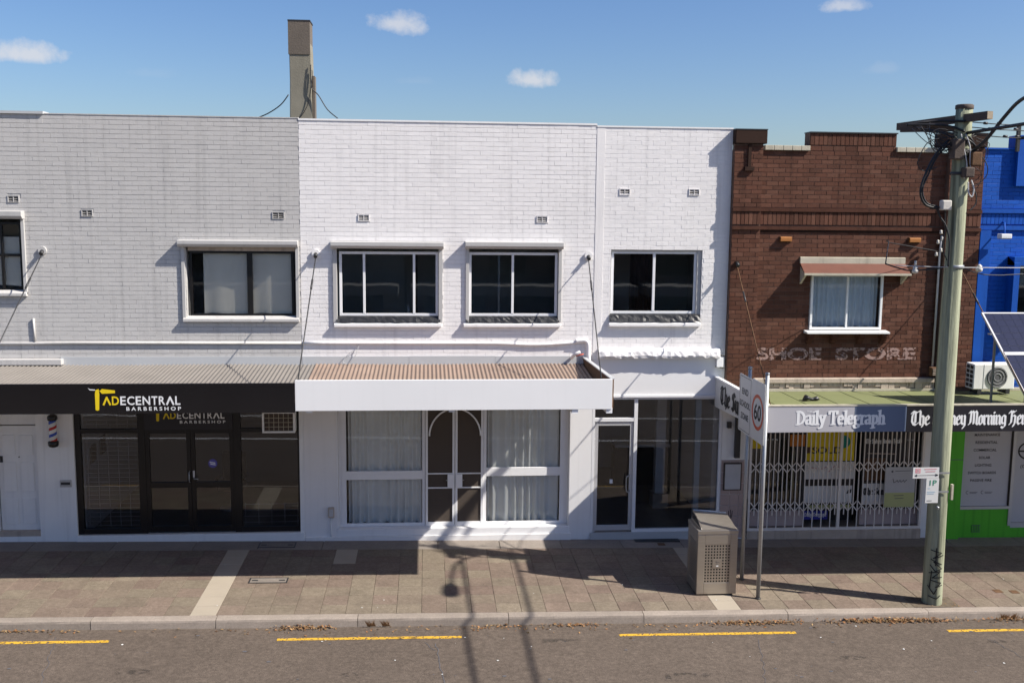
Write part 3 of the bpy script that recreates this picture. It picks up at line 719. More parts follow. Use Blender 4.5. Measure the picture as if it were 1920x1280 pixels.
def tie_rod(parent, a, b_, mat='dark_metal'):
    A = Vector(a); B = Vector(b_); o = MB().tube([A, B], .011, 6).build('tie_rod', mat, parent)
    b = MB().tube([A+Vector((0, .03, .03)), A+Vector((0, -.035, .03))], .075 if 'paint' in MATS_ANCHOR[0] else .04, 12); b.build('anchor_plate', MATS_ANCHOR[0], o)
    MB().tube([A+Vector((0, -.02, .02)), A+Vector((0, -.10, -.03))], .035, 8).build('anchor_eye', 'dark_metal', o)
    t = A.lerp(B, .22); MB().tube([t, A.lerp(B, .30)], .019, 6).build('turnbuckle', 'dark_metal', o)
MATS_ANCHOR = ['white_brick_paint']
YF = -3.05                                              # awning fascia
ZI = lambda *h: list(h)

# ---- barbershop ---------------------------------------------------------------------------------
bs = thing('barbershop', 'dimmed white painted brick barbershop with black fascia and black glazed shopfront', 'building', (-6.2, 0, gz(-6.2)))
MATS_ANCHOR[0] = 'dimmed_brick_paint'
X0, X1, TOP = -10.4, -2.37, 8.06
up = [(-9.1, -7.36, 4.80, 6.19), (-4.47, -2.44, 4.33, 5.72)]
wall_panel('upper_wall', 'dimmed_mortar', bs, X0, X1, 3.30, TOP, .008, .26, up + [(-7.595, -7.405, 6.48, 6.60), (-6.305, -6.115, 6.24, 6.36), (-2.865, -2.655, 6.23, 6.35)])
brickwork(bs, 'dimmed_brick_paint', [(X0, X1, 3.53, TOP, up + [(-7.6, -7.4, 6.47, 6.61), (-6.31, -6.11, 6.23, 6.36), (-2.87, -2.65, 6.22, 6.35)], 0, 'run')], 11)
for a, c, d, e in ((-7.6, -7.4, 6.475, 6.605), (-6.31, -6.11, 6.235, 6.365), (-2.87, -2.65, 6.225, 6.355)): vent(bs, a, c, d, e, -.002, 'dimmed_brick_paint')
wall_panel('shop_wall', 'grey_render', bs, X0, X1, -.4, 3.30, .002, .26, [(-8.08, -7.32, .22, 2.62), (-6.64, -2.45, .20, 3.08)])
shell(bs, X0, X1, TOP, shopmat='interior_wall', shopback=4.0)
box('parapet_cap', 'lead_flashing', bs, X0, -6.9, -.035, .27, TOP+.002, TOP+.05)
box('parapet_coping', 'dimmed_brick_paint', bs, -6.9, X1, -.008, .265, TOP+.002, TOP+.02)
# upper windows
w1 = framed('window', bs, -4.42, -2.50, 4.40, 5.62, .07, .045, 'black_frame', xm=(-3.32,), tm=.10, glassm='clear_glass')
box('timber_head', 'cream_stone', bs, -4.44, -2.47, .04, .12, 5.622, 5.70)
curtain('blind_cloth', 'blind', w1, -4.18, -2.56, .155, 4.44, 5.60, 5, .008, .5)
shutter_box(bs, -4.59, -2.40, 5.70, 5.83); guides(bs, -4.55, -2.40, 4.33, 5.70)
sill(bs, -4.54, -2.40, 4.36, 'dimmed_brick_paint')
w0 = framed('window', bs, -9.05, -7.42, 4.86, 6.12, .07, .045, 'black_frame', xm=(-8.3, -7.78), zm=(5.52,), glassm='clear_glass')
curtain('blind_cloth', 'blind', w0, -8.95, -7.45, .155, 4.95, 5.85, 6, .008, .5)
shutter_box(bs, -9.2, -7.32, 6.18, 6.33); guides(bs, -9.15, -7.33, 4.80, 6.18); sill(bs, -9.2, -7.33, 4.83, 'dimmed_brick_paint')
# cornice pipe running along the wall, small pipe stub
MB().tube([(X0, -.02, 3.88), (-7.2, -.02, 3.895), (-6.6, -.025, 3.905), (X1-.005, -.02, 3.90)], .026, 8).build('conduit', 'dimmed_brick_paint', bs)
MB().tube([(-7.24, -.02, 3.93), (-7.25, -.02, 4.36)], .02, 8).build('conduit_stub', 'dimmed_brick_paint', bs)
box('flashing', 'lead_flashing', bs, -6.8, X1-.003, -.012, .02, 3.44, 3.64)
box('gutter_box', 'dimmed_brick_paint', bs, X0, -6.75, -.13, .0, 3.50, 3.61, .01)
# awning
def awning_roof(p, x0, x1, zb, zf, mat, seed): return corrugated('awning_sheet', mat, p, x0, x1, -.005, zb, YF+.03, zf, seed=seed)
aw = box('fascia', 'black_gloss', bs, X0, -2.115, YF-.035, YF, 3.175, 3.655, .004)
awning_roof(bs, X0, -2.12, 3.49, 3.28, 'beige_sheet', 2)
box('soffit', 'dull_white_paint', bs, X0, -2.12, YF+.002, -.004, 3.19, 3.215)
for xx in (-9.4, -7.03, -4.6, -2.2): box('awning_beam', 'dark_metal', bs, xx-.03, xx+.03, YF+.004, -.004, 3.217, 3.27)
tie_rod(bs, (-7.03, 0, 5.58), (-7.03, -2.95, 3.6))
# logo on the fascia: cut-throat razor T, then letters
fr = frame_xy(YF-.035)
def logo(p, x0, zt, s, fr, dim=False):
    b = MB(); wq = 'lettering_white'; yq = 'lettering_yellow'
    def pt(u, v, d=.004): return fr(x0+u*s, zt+v*s, d)
    hnd = [(.13, -.02), (.19, -.0), (.20, -.10), (.185, -.42), (.15, -.435), (.115, -.42), (.115, -.10)]
    b.poly([pt(*q) for q in hnd]); b.poly([pt(*q, .0045) for q in [(.20, -.035), (.24, -.02), (.245, .0), (.50, -.03), (.50, -.085), (.25, -.095)]]); b.build('lettering', yq, p)
    b = MB(); b.poly([pt(*q, .0046) for q in [(-.02, .02), (.03, -.005), (.12, -.01), (.12, -.03), (.02, -.025)]]); b.build('lettering', wq, p)
def Z_(z): return z
T0 = -5.31
logo(aw, T0, 3.575, .80, fr)
lam = lambda x0, x1, z0, z1: [[(x0, z0), ((x0+x1)/2, z1), (x1, z0)]]
def tade(p, x0, x1, z0, z1, fr, wd):
    """ADECENTRAL with open A's: the first two letters yellow"""
    adv = {'A': 1.0, 'D': .95, 'E': .78, 'C': .98, 'N': 1.02, 'T': .84, 'R': .88, 'L': .74}; word = 'ADECENTRAL'; tot = sum(adv[c] for c in word); k = (x1-x0)/tot; x = x0
    for i, c in enumerate(word):
        a, e = x, x+adv[c]*k-.13*k; m = 'lettering_yellow' if i < 2 else 'lettering_white'
        if c == 'A': strokes(lam(a+wd*.3, e-wd*.3, z0+wd*.3, z1-wd*.6), wd, m, p, fr)
        else: text(c, m, p, (a+wd*.1, e, z0, z1), fr, bold=.018)
        x += adv[c]*k
tade(aw, -5.10, -3.89, 3.315, 3.455, fr, .028)
text('B A R B E R S H O P', 'lettering_white', aw, (-4.745, -3.90, 3.225, 3.285), fr, bold=.02)
# a brown-orange reflection panel is left out; shopfront frame
sf = MB(); y0, y1 = .05, .13
for a, c in ((-6.64, -6.53), (-5.48, -5.345), (-3.70, -3.56), (-2.49, -2.45)): sf.box(a, c, y0, y1, .20, 3.08)
for a, c in ((-6.53, -5.48), (-3.56, -2.49)):
    sf.box(a, c, y0+.003, y1-.003, .20, .31).box(a, c, y0+.003, y1-.003, 2.17, 2.25)
sf.box(-5.345, -3.70, y0+.003, y1-.003, 3.0, 3.08)
fo = sf.build('shopfront_frame', 'black_frame', bs, bevel=.004)
for a, c in ((-6.53, -5.48), (-3.56, -2.49)):
    for d, e in ((.31, 2.17), (2.25, 3.08)): box('pane', 'shop_glass', fo, a, c, .088, .094, d, e)
hb = box('header_board', 'sign_black', bs, -5.345, -3.70, .03, .13, 2.235, 3.0)
fr2 = frame_xy(.03)
logo(hb, -5.20, 2.72, .74, fr2); tade(hb, -4.985, -3.83, 2.445, 2.575, fr2, .026)
text('B A R B E R S H O P', 'lettering_white', hb, (-4.68, -3.83, 2.355, 2.41), fr2, bold=.02)
for a, c, hx in ((-5.345, -4.505, -4.56), (-4.50, -3.70, -4.44)):
    b = MB(); s = .075
    b.box(a, a+s, .055, .115, .22, 2.235).box(c-s, c, .055, .115, .22, 2.235).box(a+s, c-s, .058, .112, 2.155, 2.235).box(a+s, c-s, .058, .112, .22, .345).box(a+s, c-s, .058, .112, 1.095, 1.205)
    d = b.build('door', 'black_frame', bs, bevel=.004)
    box('pane', 'shop_glass', d, a+s, c-s, .083, .089, .345, 1.095); box('pane', 'shop_glass', d, a+s, c-s, .083, .089, 1.205, 2.155)
    if hx < -4.5: MB().tube([(hx+.03, .055, 1.20), (hx+.03, -.01, 1.22), (hx+.03, -.01, 1.40), (hx+.03, .055, 1.42)], .011, 8).build('handle', 'galvanised', d)
    else:
        box('lock_plate', 'aluminium', d, -4.47, -4.435, .04, .054, 1.30, 1.43); MB().tube([(-4.45, .05, 1.285), (-4.45, .0, 1.285), (-4.36, .0, 1.275)], .01, 8).build('handle', 'galvanised', d)
        st = MB(); st.poly([(-4.1+.085*math.cos(k*math.pi/12), .079, 1.56+.085*math.sin(k*math.pi/12)) for k in range(24)]); so_ = st.build('sticker', 'sticker', d)
        strokes([[(-4.15, 1.585), (-4.06, 1.57)], [(-4.14, 1.55), (-4.055, 1.535)]], .018, 'poster_white', so_, frame_xy(.078))
box('step', 'dull_white_paint', bs, -6.66, X1, -.03, .13, -.05, .20, .006)
# white panelled door of the flat upstairs
dd = box('flat_door', 'dull_white_paint', bs, -8.06, -7.335, .10, .15, .30, 2.32, .003)
for (a, c) in ((-7.98, -7.74), (-7.66, -7.42)):
    for d, e in ((.42, .92), (1.05, 1.62), (1.76, 2.14)):
        MB().box(a, c, .086, .101, d, e).build('door_panel', 'dull_white_paint', dd, bevel=.012)
box('transom_panel', 'dull_white_paint', bs, -8.06, -7.335, .11, .15, 2.34, 2.60, .003); box('threshold', 'cream_stone', bs, -8.08, -7.32, .0, .2, .20, .30)
text('1/148', 'lettering_black', dd, (-7.97, -7.81, 1.79, 1.835), frame_xy(.0995)); MB().tube([(-7.68, .10, 1.72), (-7.68, .085, 1.72)], .012, 10).build('lock', 'dark_metal', dd)
box('door_number_plate', 'dark_metal', dd, -8.03, -7.98, .085, .10, 1.62, 1.74)
ms = box('mail_slot', 'shutter_grey', bs, -6.92, -6.71, -.02, .002, 1.155, 1.29, .004); box('flap', 'dark_metal', ms, -6.90, -6.73, -.026, -.02, 1.20, 1.25)
# mesh grille behind the left pane
gr = MB()
for k in range(6): gr.bar((-6.45+k*.19, .17, .32), (-6.45+k*.19, .17, 3.0), .006, .006)
mg = gr.build('grille_uprights', 'pale_wire', bs)
gr = MB()
for k in range(31): gr.bar((-6.52, .176, .34+k*.086), (-5.49, .176, .34+k*.086), .004, .005)
gr.build('grille_wires', 'pale_wire', bs)
gr = MB()
for k in range(5): gr.bar((-3.52+k*.25, .17, .32), (-3.52+k*.25, .17, .75), .005, .005)
for k in range(4): gr.bar((-3.55, .176, .36+k*.12), (-2.5, .176, .36+k*.12), .005, .005)
gr.build('grille_wires', 'pale_wire', bs)
box('inner_side_wall', 'interior_white', bs, -6.63, -6.55, .3, 3.9, .132, 3.27)
for i, (y, z, h) in enumerate(((.75, 1.62, .34), (1.35, 1.66, .36), (2.0, 1.78, .32))):
    o = thing('picture_frame', ('dark framed picture hung nearest the glass inside the barbershop', 'dark framed picture hung between two others inside the barbershop', 'pale framed picture hung deepest inside the barbershop')[i], 'picture', (-6.54, y, z-h/2), 'pictures on the barbershop wall')
    b = MB().box(-6.549, -6.525, y-.15, y+.15, z-h/2, z+h/2); b.build('frame', 'dark_metal' if i < 2 else 'aluminium', o); MB().box(-6.524, -6.521, y-.12, y+.12, z-h/2+.03, z+h/2-.03).build('print', 'poster_brown' if i < 2 else 'poster_white', o)
# shop counters seen dimly through the glass
ct = thing('barber_chair', 'dark barber chair seen dimly through the barbershop glass', 'chair', (-4.1, 1.9, .132))
MB().lathe((-4.1, 1.9, .132), [(.26, 0), (.26, .03), (.05, .06), (.05, .42)], 16).build('pedestal', 'galvanised', ct)
box('seat', 'black_frame', ct, -4.36, -3.84, 1.64, 2.16, .55, .68, .03); box('backrest', 'black_frame', ct, -4.34, -3.86, 2.12, 2.24, .68, 1.3, .03)
for s in (-4.40, -3.86): box('armrest', 'black_frame', ct, s, s+.06, 1.66, 2.1, .78, .83, .01)

# window air conditioner above the right pane
ac = thing('window_air_conditioner', 'cream window air conditioner with brown grille above barbershop glass', 'air conditioner', (-2.80, 0, 2.20))
bb = MB(); bb.box(-3.11, -2.50, -.20, .05, 2.205, 2.24).box(-3.11, -2.50, -.20, .05, 2.58, 2.615).box(-3.11, -3.075, -.20, .05, 2.24, 2.58).box(-2.535, -2.50, -.20, .05, 2.24, 2.58)
bb.build('casing', 'dull_white_paint', ac, bevel=.005); box('coil', 'arm_timber', ac, -3.074, -2.536, -.165, -.05, 2.241, 2.579)
for k in range(5): MB().bar((-3.074+.09*(k+1)-.0, -.185, 2.242), (-3.074+.09*(k+1), -.185, 2.578), .008, .008).build('grille_bar', 'cream_paint', ac)
for k in range(3): MB().bar((-3.074, -.18, 2.32+.085*k), (-2.536, -.18, 2.32+.085*k), .008, .008).build('grille_bar', 'cream_paint', ac)
# barber pole
bp = thing('barber_pole', 'red white and blue striped barber pole with black caps', 'barber pole', (-6.96, -.13, 1.95))
c0 = (-6.96, -.13, 0)
MB().lathe(c0, [(.03, 1.95), (.075, 1.965), (.095, 2.0), (.095, 2.06), (.07, 2.08)], 20).build('bottom_cap', 'black_gloss', bp)
MB().lathe(c0, [(.07, 2.46), (.09, 2.48), (.09, 2.53), (.075, 2.56), (.03, 2.585)], 20).build('top_cap', 'black_gloss', bp)
MB().lathe(c0, [(.068, 2.075), (.068, 2.465)], 20).build('white_core', 'poster_white', bp)
for k, m in enumerate(('barber_red', 'barber_blue', 'barber_red', 'barber_blue')):
    b = MB(); n = 32
    for i in range(n+1):
        a = -math.pi + 2*math.pi*i/n*1.0
        z = 2.0+k*.125+.16*i/n
        for dz in (0, .055):
            zz = min(2.462, max(2.08, z+dz)); b.v.append((c0[0]+.0695*math.cos(a), c0[1]+.0695*math.sin(a), zz))
    for i in range(n): b.f.append((2*i, 2*i+2, 2*i+3, 2*i+1))
    b.build('stripe', m, bp)
box('wall_bracket', 'black_gloss', bp, -6.99, -6.93, -.13, .002, 2.50, 2.55); box('wall_bracket', 'black_gloss', bp, -6.99, -6.93, -.13, .002, 1.99, 2.04)
# flue / chimney on the roof
ch = MB().prism([(-2.70, 7.5), (-2.245, 7.5), (-2.265, 9.45), (-2.30, 10.0), (-2.67, 10.0), (-2.68, 9.42), (-2.675, 8.9)], 'y', 1.30, 1.75).build('chimney', 'chimney_render', bs, bevel=.012)
MB().box(-2.695, -2.275, 1.285, 1.765, 9.40, 10.02).build('chimney_stack_top', 'chimney_dark', ch); MB().box(-2.70, -2.265, 1.28, 1.77, 10.022, 10.05).build('chimney_cap', 'dark_metal', ch)
box('chimney_side_flue', 'chimney_dark', ch, -2.243, -2.20, 1.35, 1.6, 7.56, 9.0)
MB().tube([(-3.35, 1.25, 8.15), (-3.1, 1.22, 8.25), (-2.85, 1.22, 8.42), (-2.70, 1.25, 8.62)], .011, 6, 4).build('cable', 'cable', ch)
MB().tube([(-1.75, 1.2, 8.18), (-1.95, 1.22, 8.35), (-2.12, 1.24, 8.62), (-2.255, 1.25, 8.78), (-2.265, 1.27, 9.2)], .011, 6, 4).build('cable', 'cable', ch)
MB().tube([(-2.6, 1.27, 8.05), (-2.35, 1.27, 8.4), (-2.25, 1.27, 8.9), (-2.24, 1.27, 9.1)], .008, 6, 4).build('cable', 'cable', ch)

# ---- white shop ---------------------------------------------------------------------------------
MATS_ANCHOR[0] = 'white_brick_paint'
wsx = thing('white_shop', 'white painted brick shop with rusty awning roof and arched screen doors', 'building', (.45, 0, gz(.45)))
X0, X1, TOP = -2.368, 3.20, 8.03
up = [(-1.75, .27, 4.26, 5.70), (.74, 2.56, 4.26, 5.70)]
vt = [(-1.29, -1.08, 6.20, 6.325), (2.075, 2.285, 6.20, 6.325)]
wall_panel('upper_wall', 'white_mortar', wsx, X0, X1, 3.30, TOP, .008, .26, up+[(a+.005, c-.005, d+.005, e-.005) for a, c, d, e in vt])
brickwork(wsx, 'white_brick_paint', [(X0, X1, 3.62, TOP, up+vt, 0, 'run')], 12)
for v in vt: vent(wsx, *v, -.002, 'white_brick_paint')
box('parapet_cap', 'white_render', wsx, X0, X1, -.012, .265, TOP+.002, TOP+.035)
wall_panel('shop_wall', 'white_render', wsx, X0, 3.22, -.4, 3.30, .002, .26, [(-1.75, 2.79, .22, 3.18)])
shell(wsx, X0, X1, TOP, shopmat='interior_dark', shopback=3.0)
for (a, c, ms_, nm) in ((-1.655, .21, (-1.19, -.25), 1), (.79, 2.495, (1.63,), 2)):
    wn = framed('window', wsx, a, c, 4.41, 5.63, .03, .05, 'aluminium_white', xm=ms_, tm=.045)
    if nm == 2: MB().box(1.355, 1.39, .09, .11, 4.46, 5.58).build('inner_stile', 'aluminium', wn)
    else: MB().box(-.22, -.185, .085, .10, 4.46, 5.58).build('inner_stile', 'dark_metal', wn)
    flashing_strip(wsx, a-.06, c+.04, 4.285, 4.415, seed=nm); sill(wsx, a-.10, c+.06, 4.265, 'white_brick_paint')
shutter_box(wsx, -1.80, .31, 5.69, 5.825); guides(wsx, -1.77, .29, 4.29, 5.69, .075); shutter_box(wsx, .715, 2.585, 5.70, 5.84); guides(wsx, .73, 2.57, 4.29, 5.70, .065)
b = MB().tube([(X0+.004, -.02, 3.90), (-.2, -.022, 3.895), (1.3, -.02, 3.89), (1.9, -.024, 3.865), (2.3, -.026, 3.87), (2.75, -.03, 3.90), (3.02, -.035, 3.925)], .028, 8, 4).build('conduit', 'white_brick_paint', wsx)
MB().tube([(2.86, -.04, 3.93), (3.03, -.05, 3.95), (3.10, -.05, 3.88), (3.11, -.05, 3.70), (3.12, -.06, 3.55)], .042, 10, 5).build('drain_elbow', 'white_brick_paint', wsx)
MB().tube([(2.78, -.03, 3.60), (2.84, -.16, 3.70), (2.93, -.16, 3.74)], .030, 8, 4).build('plaster_lump', 'white_brick_paint', wsx)
MB().tube([(-1.30, -.02, 3.88), (-1.34, -.05, 3.70), (-1.42, -.06, 3.58), (-1.52, -.06, 3.50), (-1.60, -.05, 3.56), (-1.45, -.05, 3.72), (-1.32, -.03, 3.78)], .006, 6, 5).build('loose_cable', 'lead_flashing', wsx)
MB().tube([(2.86, -.12, 3.655), (3.0, -.16, 3.70)], .013, 6).build('red_pipe_end', 'sign_red', wsx)
b = MB()
box('flashing', 'lead_flashing', wsx, X0+.003, -.35, -.012, .02, 3.44, 3.64); box('flashing', 'lead_flashing', wsx, -.345, 1.3, -.014, .02, 3.445, 3.645); box('flashing', 'lead_flashing', wsx, 1.305, 2.95, -.012, .02, 3.44, 3.64)
# awning
af = box('fascia', 'fascia_white', wsx, -2.11, 3.03, YF-.04, YF, 3.20, 3.70, .004)
awning_roof(wsx, -2.115, 3.02, 3.49, 3.28, 'rust_sheet', 5)
box('soffit', 'white_paint', wsx, -2.115, 3.02, YF+.002, -.004, 3.215, 3.24)
MB().prism([(-.002, 3.25), (-.002, 3.60), (YF+.002, 3.69), (YF+.002, 3.21)], 'x', 3.022, 3.06).build('awning_end_board', 'rust', wsx)
MB().prism([(-.004, 3.602), (-.004, 3.622), (YF+.004, 3.712), (YF+.004, 3.692)], 'x', 3.0, 3.075).build('end_capping', 'lead_flashing', wsx)
for xx in (-1.9, .4, 2.42, 2.99): box('awning_beam', 'white_paint', wsx, xx-.05, xx+.05, YF-.02 if xx > 2 else YF+.01, -.005, 3.13 if xx > 2 else 3.16, 3.213)
tie_rod(wsx, (-2.08, 0, 5.56), (-2.08, -2.95, 3.66)); tie_rod(wsx, (3.08, 0, 5.55), (2.86, -2.98, 3.70))
# shopfront: two curtained windows and the arched screen doors
yw = .16
lw = framed('shop_window', wsx, -1.72, -.04, .24, 3.17, yw, .06, 'white_paint', zm=(1.265,), glassm='clear_glass', tm=.17, )
MB().box(-1.66, -1.575, yw-.012, yw+.055, .30, 3.11).build('stile', 'white_paint', lw)
rw = framed('shop_window', wsx, 1.10, 2.78, .24, 3.17, yw, .06, 'white_paint', zm=(1.31,), glassm='clear_glass', tm=.17)
MB().box(2.62, 2.72, yw-.012, yw+.055, .30, 3.11).build('stile', 'white_paint', rw)
box('jamb_board', 'white_paint', wsx, -1.749, -1.722, .02, .24, .24, 3.17); box('jamb_board', 'white_paint', wsx, 2.782, 2.789, .02, .24, .24, 3.17)
box('window_step', 'white_paint', wsx, -1.75, 2.80, -.01, .24, .10, .235, .006); box('base_step', 'white_render', wsx, -2.36, 2.83, -.04, .12, -.1, .098, .006)
for a, c, s in ((-.035, .535, -1), (.545, 1.095, 1)):
    b = MB(); t = .045
    b.box(a, a+t, .13, .165, .24, 3.17).box(c-t, c, .13, .165, .24, 3.17).box(a+t, c-t, .133, .162, .24, .32).box(a+t, c-t, .133, .162, 1.28, 1.305).box(a+t, c-t, .133, .162, .995, 1.02).box(a+t, c-t, .133, .162, 2.62, 3.17)
    d = b.build('screen_door', 'white_paint', wsx, bevel=.003)
    box('mesh', 'screen_mesh', d, a+t, c-t, .150, .155, .32, 2.62)
    lx = (c-t-.095, c-t+.03) if s < 0 else (a+t-.03, a+t+.095)
    lp = box('lock_plate', 'white_paint', d, lx[0], lx[1], .105, .13, 1.02, 1.28, .004); MB().tube([((lx[0] if s < 0 else lx[1]), .105, 1.17), ((lx[0]-.03 if s < 0 else lx[1]+.03), .09, 1.17)], .01, 6).build('handle', 'galvanised', lp)
    ar = []
    for k in range(13):
        q = R(90*k/12); ar.append((.54+s*.50*math.cos(q), .128, 2.05+.54*math.sin(q)))
    MB().tube(ar, .017, 6).build('arch_bar', 'white_paint', d)
mt = box('meter_box', 'cream_stone', wsx, -1.91, -1.80, -.06, .002, .49, .69, .008); box('meter_window', 'pale_wire', mt, -1.895, -1.815, -.066, -.06, .52, .66)
MB().tube([(-1.86, -.02, .49), (-1.86, -.02, .0)], .012, 6).build('meter_conduit', 'white_paint', wsx)
for nm, a, c, sd, lb in (('curtain', -1.55, -.10, 3, 'cream pleated curtain behind shop window next to the meter box'), ('curtain', 1.18, 2.60, 8, 'cream pleated curtain behind partly sunlit shop window')):
    o = curtain(nm, 'curtain', None, a, c, .285, .27, 3.1, sd, .045, .19); tag(o, lb, 'curtain', 'shop window curtains')
# bottle on the window sill inside
o = thing('spray_bottle', 'white pump bottle standing inside the three-light upstairs window', 'bottle', (-.36, .17, 4.46))
box('inner_ledge', 'interior_wall', wsx, -1.64, .20, .10, .30, 4.40, 4.455)
MB().lathe((-.36, .17, 4.456), [(.035, 0), (.037, .02), (.036, .10), (.022, .125), (.012, .13), (.012, .15)], 14).build('body', 'lettering_white', o); MB().tube([(-.36, .17, 4.60), (-.36, .17, 4.63), (-.385, .15, 4.635)], .008, 6).build('pump', 'lettering_white', o)

# ---- narrow shop --------------------------------------------------------------------------------
ns = thing('narrow_shop', 'narrow white painted shop with full height glass door and window', 'building', (4.5, 0, gz(4.5)))
X0, X1, TOP = 3.202, 5.83, 8.0
up = [(3.52, 5.31, 4.27, 5.73)]; vt = [(3.655, 3.86, 6.735, 6.86), (5.005, 5.21, 6.745, 6.87)]
wall_panel('upper_wall', 'white_render', ns, X0, X1, 2.86, TOP, .0045, .26, up+[(a+.005, c-.005, d+.005, e-.005) for a, c, d, e in vt])
brickwork(ns, 'white_brick_paint', [(X0+.16, X1, 3.72, TOP, up+vt, 0, 'run')], 13, bed=.006, perp=.003, dep=.008, ch=.003, proud=.001)
MB().prism([(.05, 3.70), (-.004, 3.70), (-.006, 4.6), (-.005, 6.5), (-.004, TOP), (.05, TOP)], 'x', X0-.002, X0+.162).build('plaster_strip', 'white_brick_paint', ns, bevel=.003)
for v in vt: vent(ns, *v, -.002, 'white_brick_paint')
box('parapet_cap', 'white_render', ns, X0, X1, -.012, .265, TOP+.002, TOP+.03)
shell(ns, X0, X1, TOP, inner='interior_white', floor='concrete', shopmat='interior_white', shopback=5.0)
wn = framed('window', ns, 3.54, 5.22, 4.46, 5.67, .06, .05, 'aluminium_white', xm=(4.38,), tm=.05); flashing_strip(ns, 3.51, 5.30, 4.30, 4.46, seed=7); sill(ns, 3.50, 5.30, 4.275, 'white_brick_paint')
box('window_lining', 'shutter_grey', ns, 5.222, 5.308, .03, .2, 4.30, 5.72); box('head_lining', 'shutter_grey', ns, 3.522, 5.22, .03, .2, 5.672, 5.728)
o = curtain('curtain', 'interior_dark', None, 3.95, 4.45, .24, 4.5, 5.62, 4, .03, .12); tag(o, 'dark drawn curtain behind window above the glass door', 'curtain')
# crumbling plaster ledge
b = MB(); rg = random.Random(5); n = 34; prof = [(.03, 3.80), (-.06, 3.79), (-.13, 3.74), (-.15, 3.66), (-.13, 3.61), (.03, 3.60)]
for i in range(n+1):
    x = 3.30+(5.70-3.30)*i/n
    for y, z in prof: b.v.append((x, y+(rg.uniform(-.012, .012) if y < 0 else 0), z+rg.uniform(-.007, .007)+(-.018*(i % 8 == 0))))
m = len(prof)
for i in range(n):
    for j in range(m): b.f.append((i*m+j, i*m+(j+1) % m, (i+1)*m+(j+1) % m, (i+1)*m+j))
b.f += [tuple(range(m)), tuple(n*m+j for j in range(m))[::-1]]; b.build('plaster_ledge', 'white_brick_paint', ns)
box('header_panel', 'fascia_white', ns, 3.223, X1-.003, -.016, .004, 2.865, 3.60); MB().box(3.20, X1-.005, -.045, .02, 2.825, 2.862).build('header_trim', 'white_paint', ns)
box('pipe_bracket', 'white_paint', ns, 5.64, 5.78, -.09, -.016, 3.42, 3.62, .01)
for z in (3.68, 3.44): MB().tube([(5.63, -.06, z), (5.80, -.09, z-.03)], .014, 6).build('conduit', 'dark_metal', ns)
# shopfront
b = MB(); t = .05
b.box(3.222, 3.275, .0, .10, .09, 2.825).box(4.055, 4.125, .0, .10, .09, 2.825).box(5.775, 5.828, .0, .10, .09, 2.825)
b.box(3.275, 4.055, .003, .097, 2.775, 2.825).box(4.125, 5.775, .003, .097, 2.775, 2.825).box(3.275, 4.055, .003, .097, 2.335, 2.405).box(4.125, 5.775, .003, .097, .09, .15)
so2 = b.build('shopfront_frame', 'aluminium_white', ns, bevel=.003)
box('pane', 'shop_glass', so2, 3.275, 4.055, .047, .053, 2.405, 2.775); box('pane', 'shop_glass', so2, 4.125, 5.775, .047, .053, .15, 2.775)
b = MB(); b.box(3.28, 3.35, .02, .07, .10, 2.33).box(3.985, 4.05, .02, .07, .10, 2.33).box(3.35, 3.985, .023, .067, 2.25, 2.33).box(3.35, 3.985, .023, .067, .10, .235)
d = b.build('glass_door', 'aluminium', ns, bevel=.003); box('pane', 'shop_glass', d, 3.35, 3.985, .042, .048, .235, 2.25)
for z in (.0,): MB().tube([(4.0, .02, .93), (3.95, -.05, .93), (3.92, -.06, .97), (3.92, -.06, 1.21), (3.95, -.05, 1.25), (4.0, .02, 1.25)], .013, 8, 3).build('handle', 'galvanised', d)
box('sticker', 'poster_white', d, 3.60, 3.66, .036, .040, 1.08, 1.165)
box('threshold', 'lead_flashing', ns, 3.22, 5.83, -.03, .25, -.2, .088); box('mat_well', 'black_frame', foot, 4.1, 5.0, -.20, -.032, -.09, -.045)
# inside the narrow shop
o = thing('shop_column', 'white square column standing inside the narrow glazed shop', 'column', (4.95, 1.6, .132)); box('shaft', 'interior_white', o, 4.86, 5.06, 1.5, 1.7, .45, 3.27); box('base', 'cream_stone', o, 4.80, 5.14, 1.42, 1.78, .132, .45, .01)
o = box('shop_mullion', 'pale_blue', ns, 5.36, 5.47, .25, .36, .14, 3.26)
o = thing('shop_counter', 'white shelf counter at the back of the narrow glazed shop', 'counter', (4.9, 3.6, .132)); box('top', 'interior_white', o, 4.3, 5.6, 3.2, 3.9, 1.05, 1.12); box('cabinet', 'interior_dark', o, 4.35, 5.55, 3.3, 3.85, .132, 1.048)

# ---- brick newsagency ---------------------------------------------------------------------------
br = thing('brick_newsagency', 'dark red brick newsagency with stepped parapet and newspaper fascia', 'building', (8.3, 0, gz(8.3)))
X0, X1 = 5.834, 10.83; PLX, PRX = 6.40, 10.12           # piers left and right, projecting
win = (7.49, 8.97, 4.15, 5.26)
wall_panel('upper_wall', 'red_mortar', br, X0, X1, 2.8, 7.62, .006, .28, [win])
box('parapet_core', 'red_mortar', br, 7.345, 9.075, .011, .279, 7.622, 7.96)
for a, c in ((X0, PLX), (PRX, X1)): box('pier_core', 'red_mortar', br, a+.004, c-.004, -.101, .008, 2.8, 7.72)
Z = []
Z.append((PLX, PRX, 3.20, 6.10, [win], 0, 'run')); Z.append((PLX, PRX, 6.20, 6.445, [], -.012, 'soldier')); Z.append((PLX, PRX, 6.53, 7.62, [], 0, 'run'))
Z.append((7.35, 9.07, 7.62, 7.72, [], 0, 'run')); Z.append((7.35, 9.07, 7.73, 7.955, [], -.006, 'soldier'))
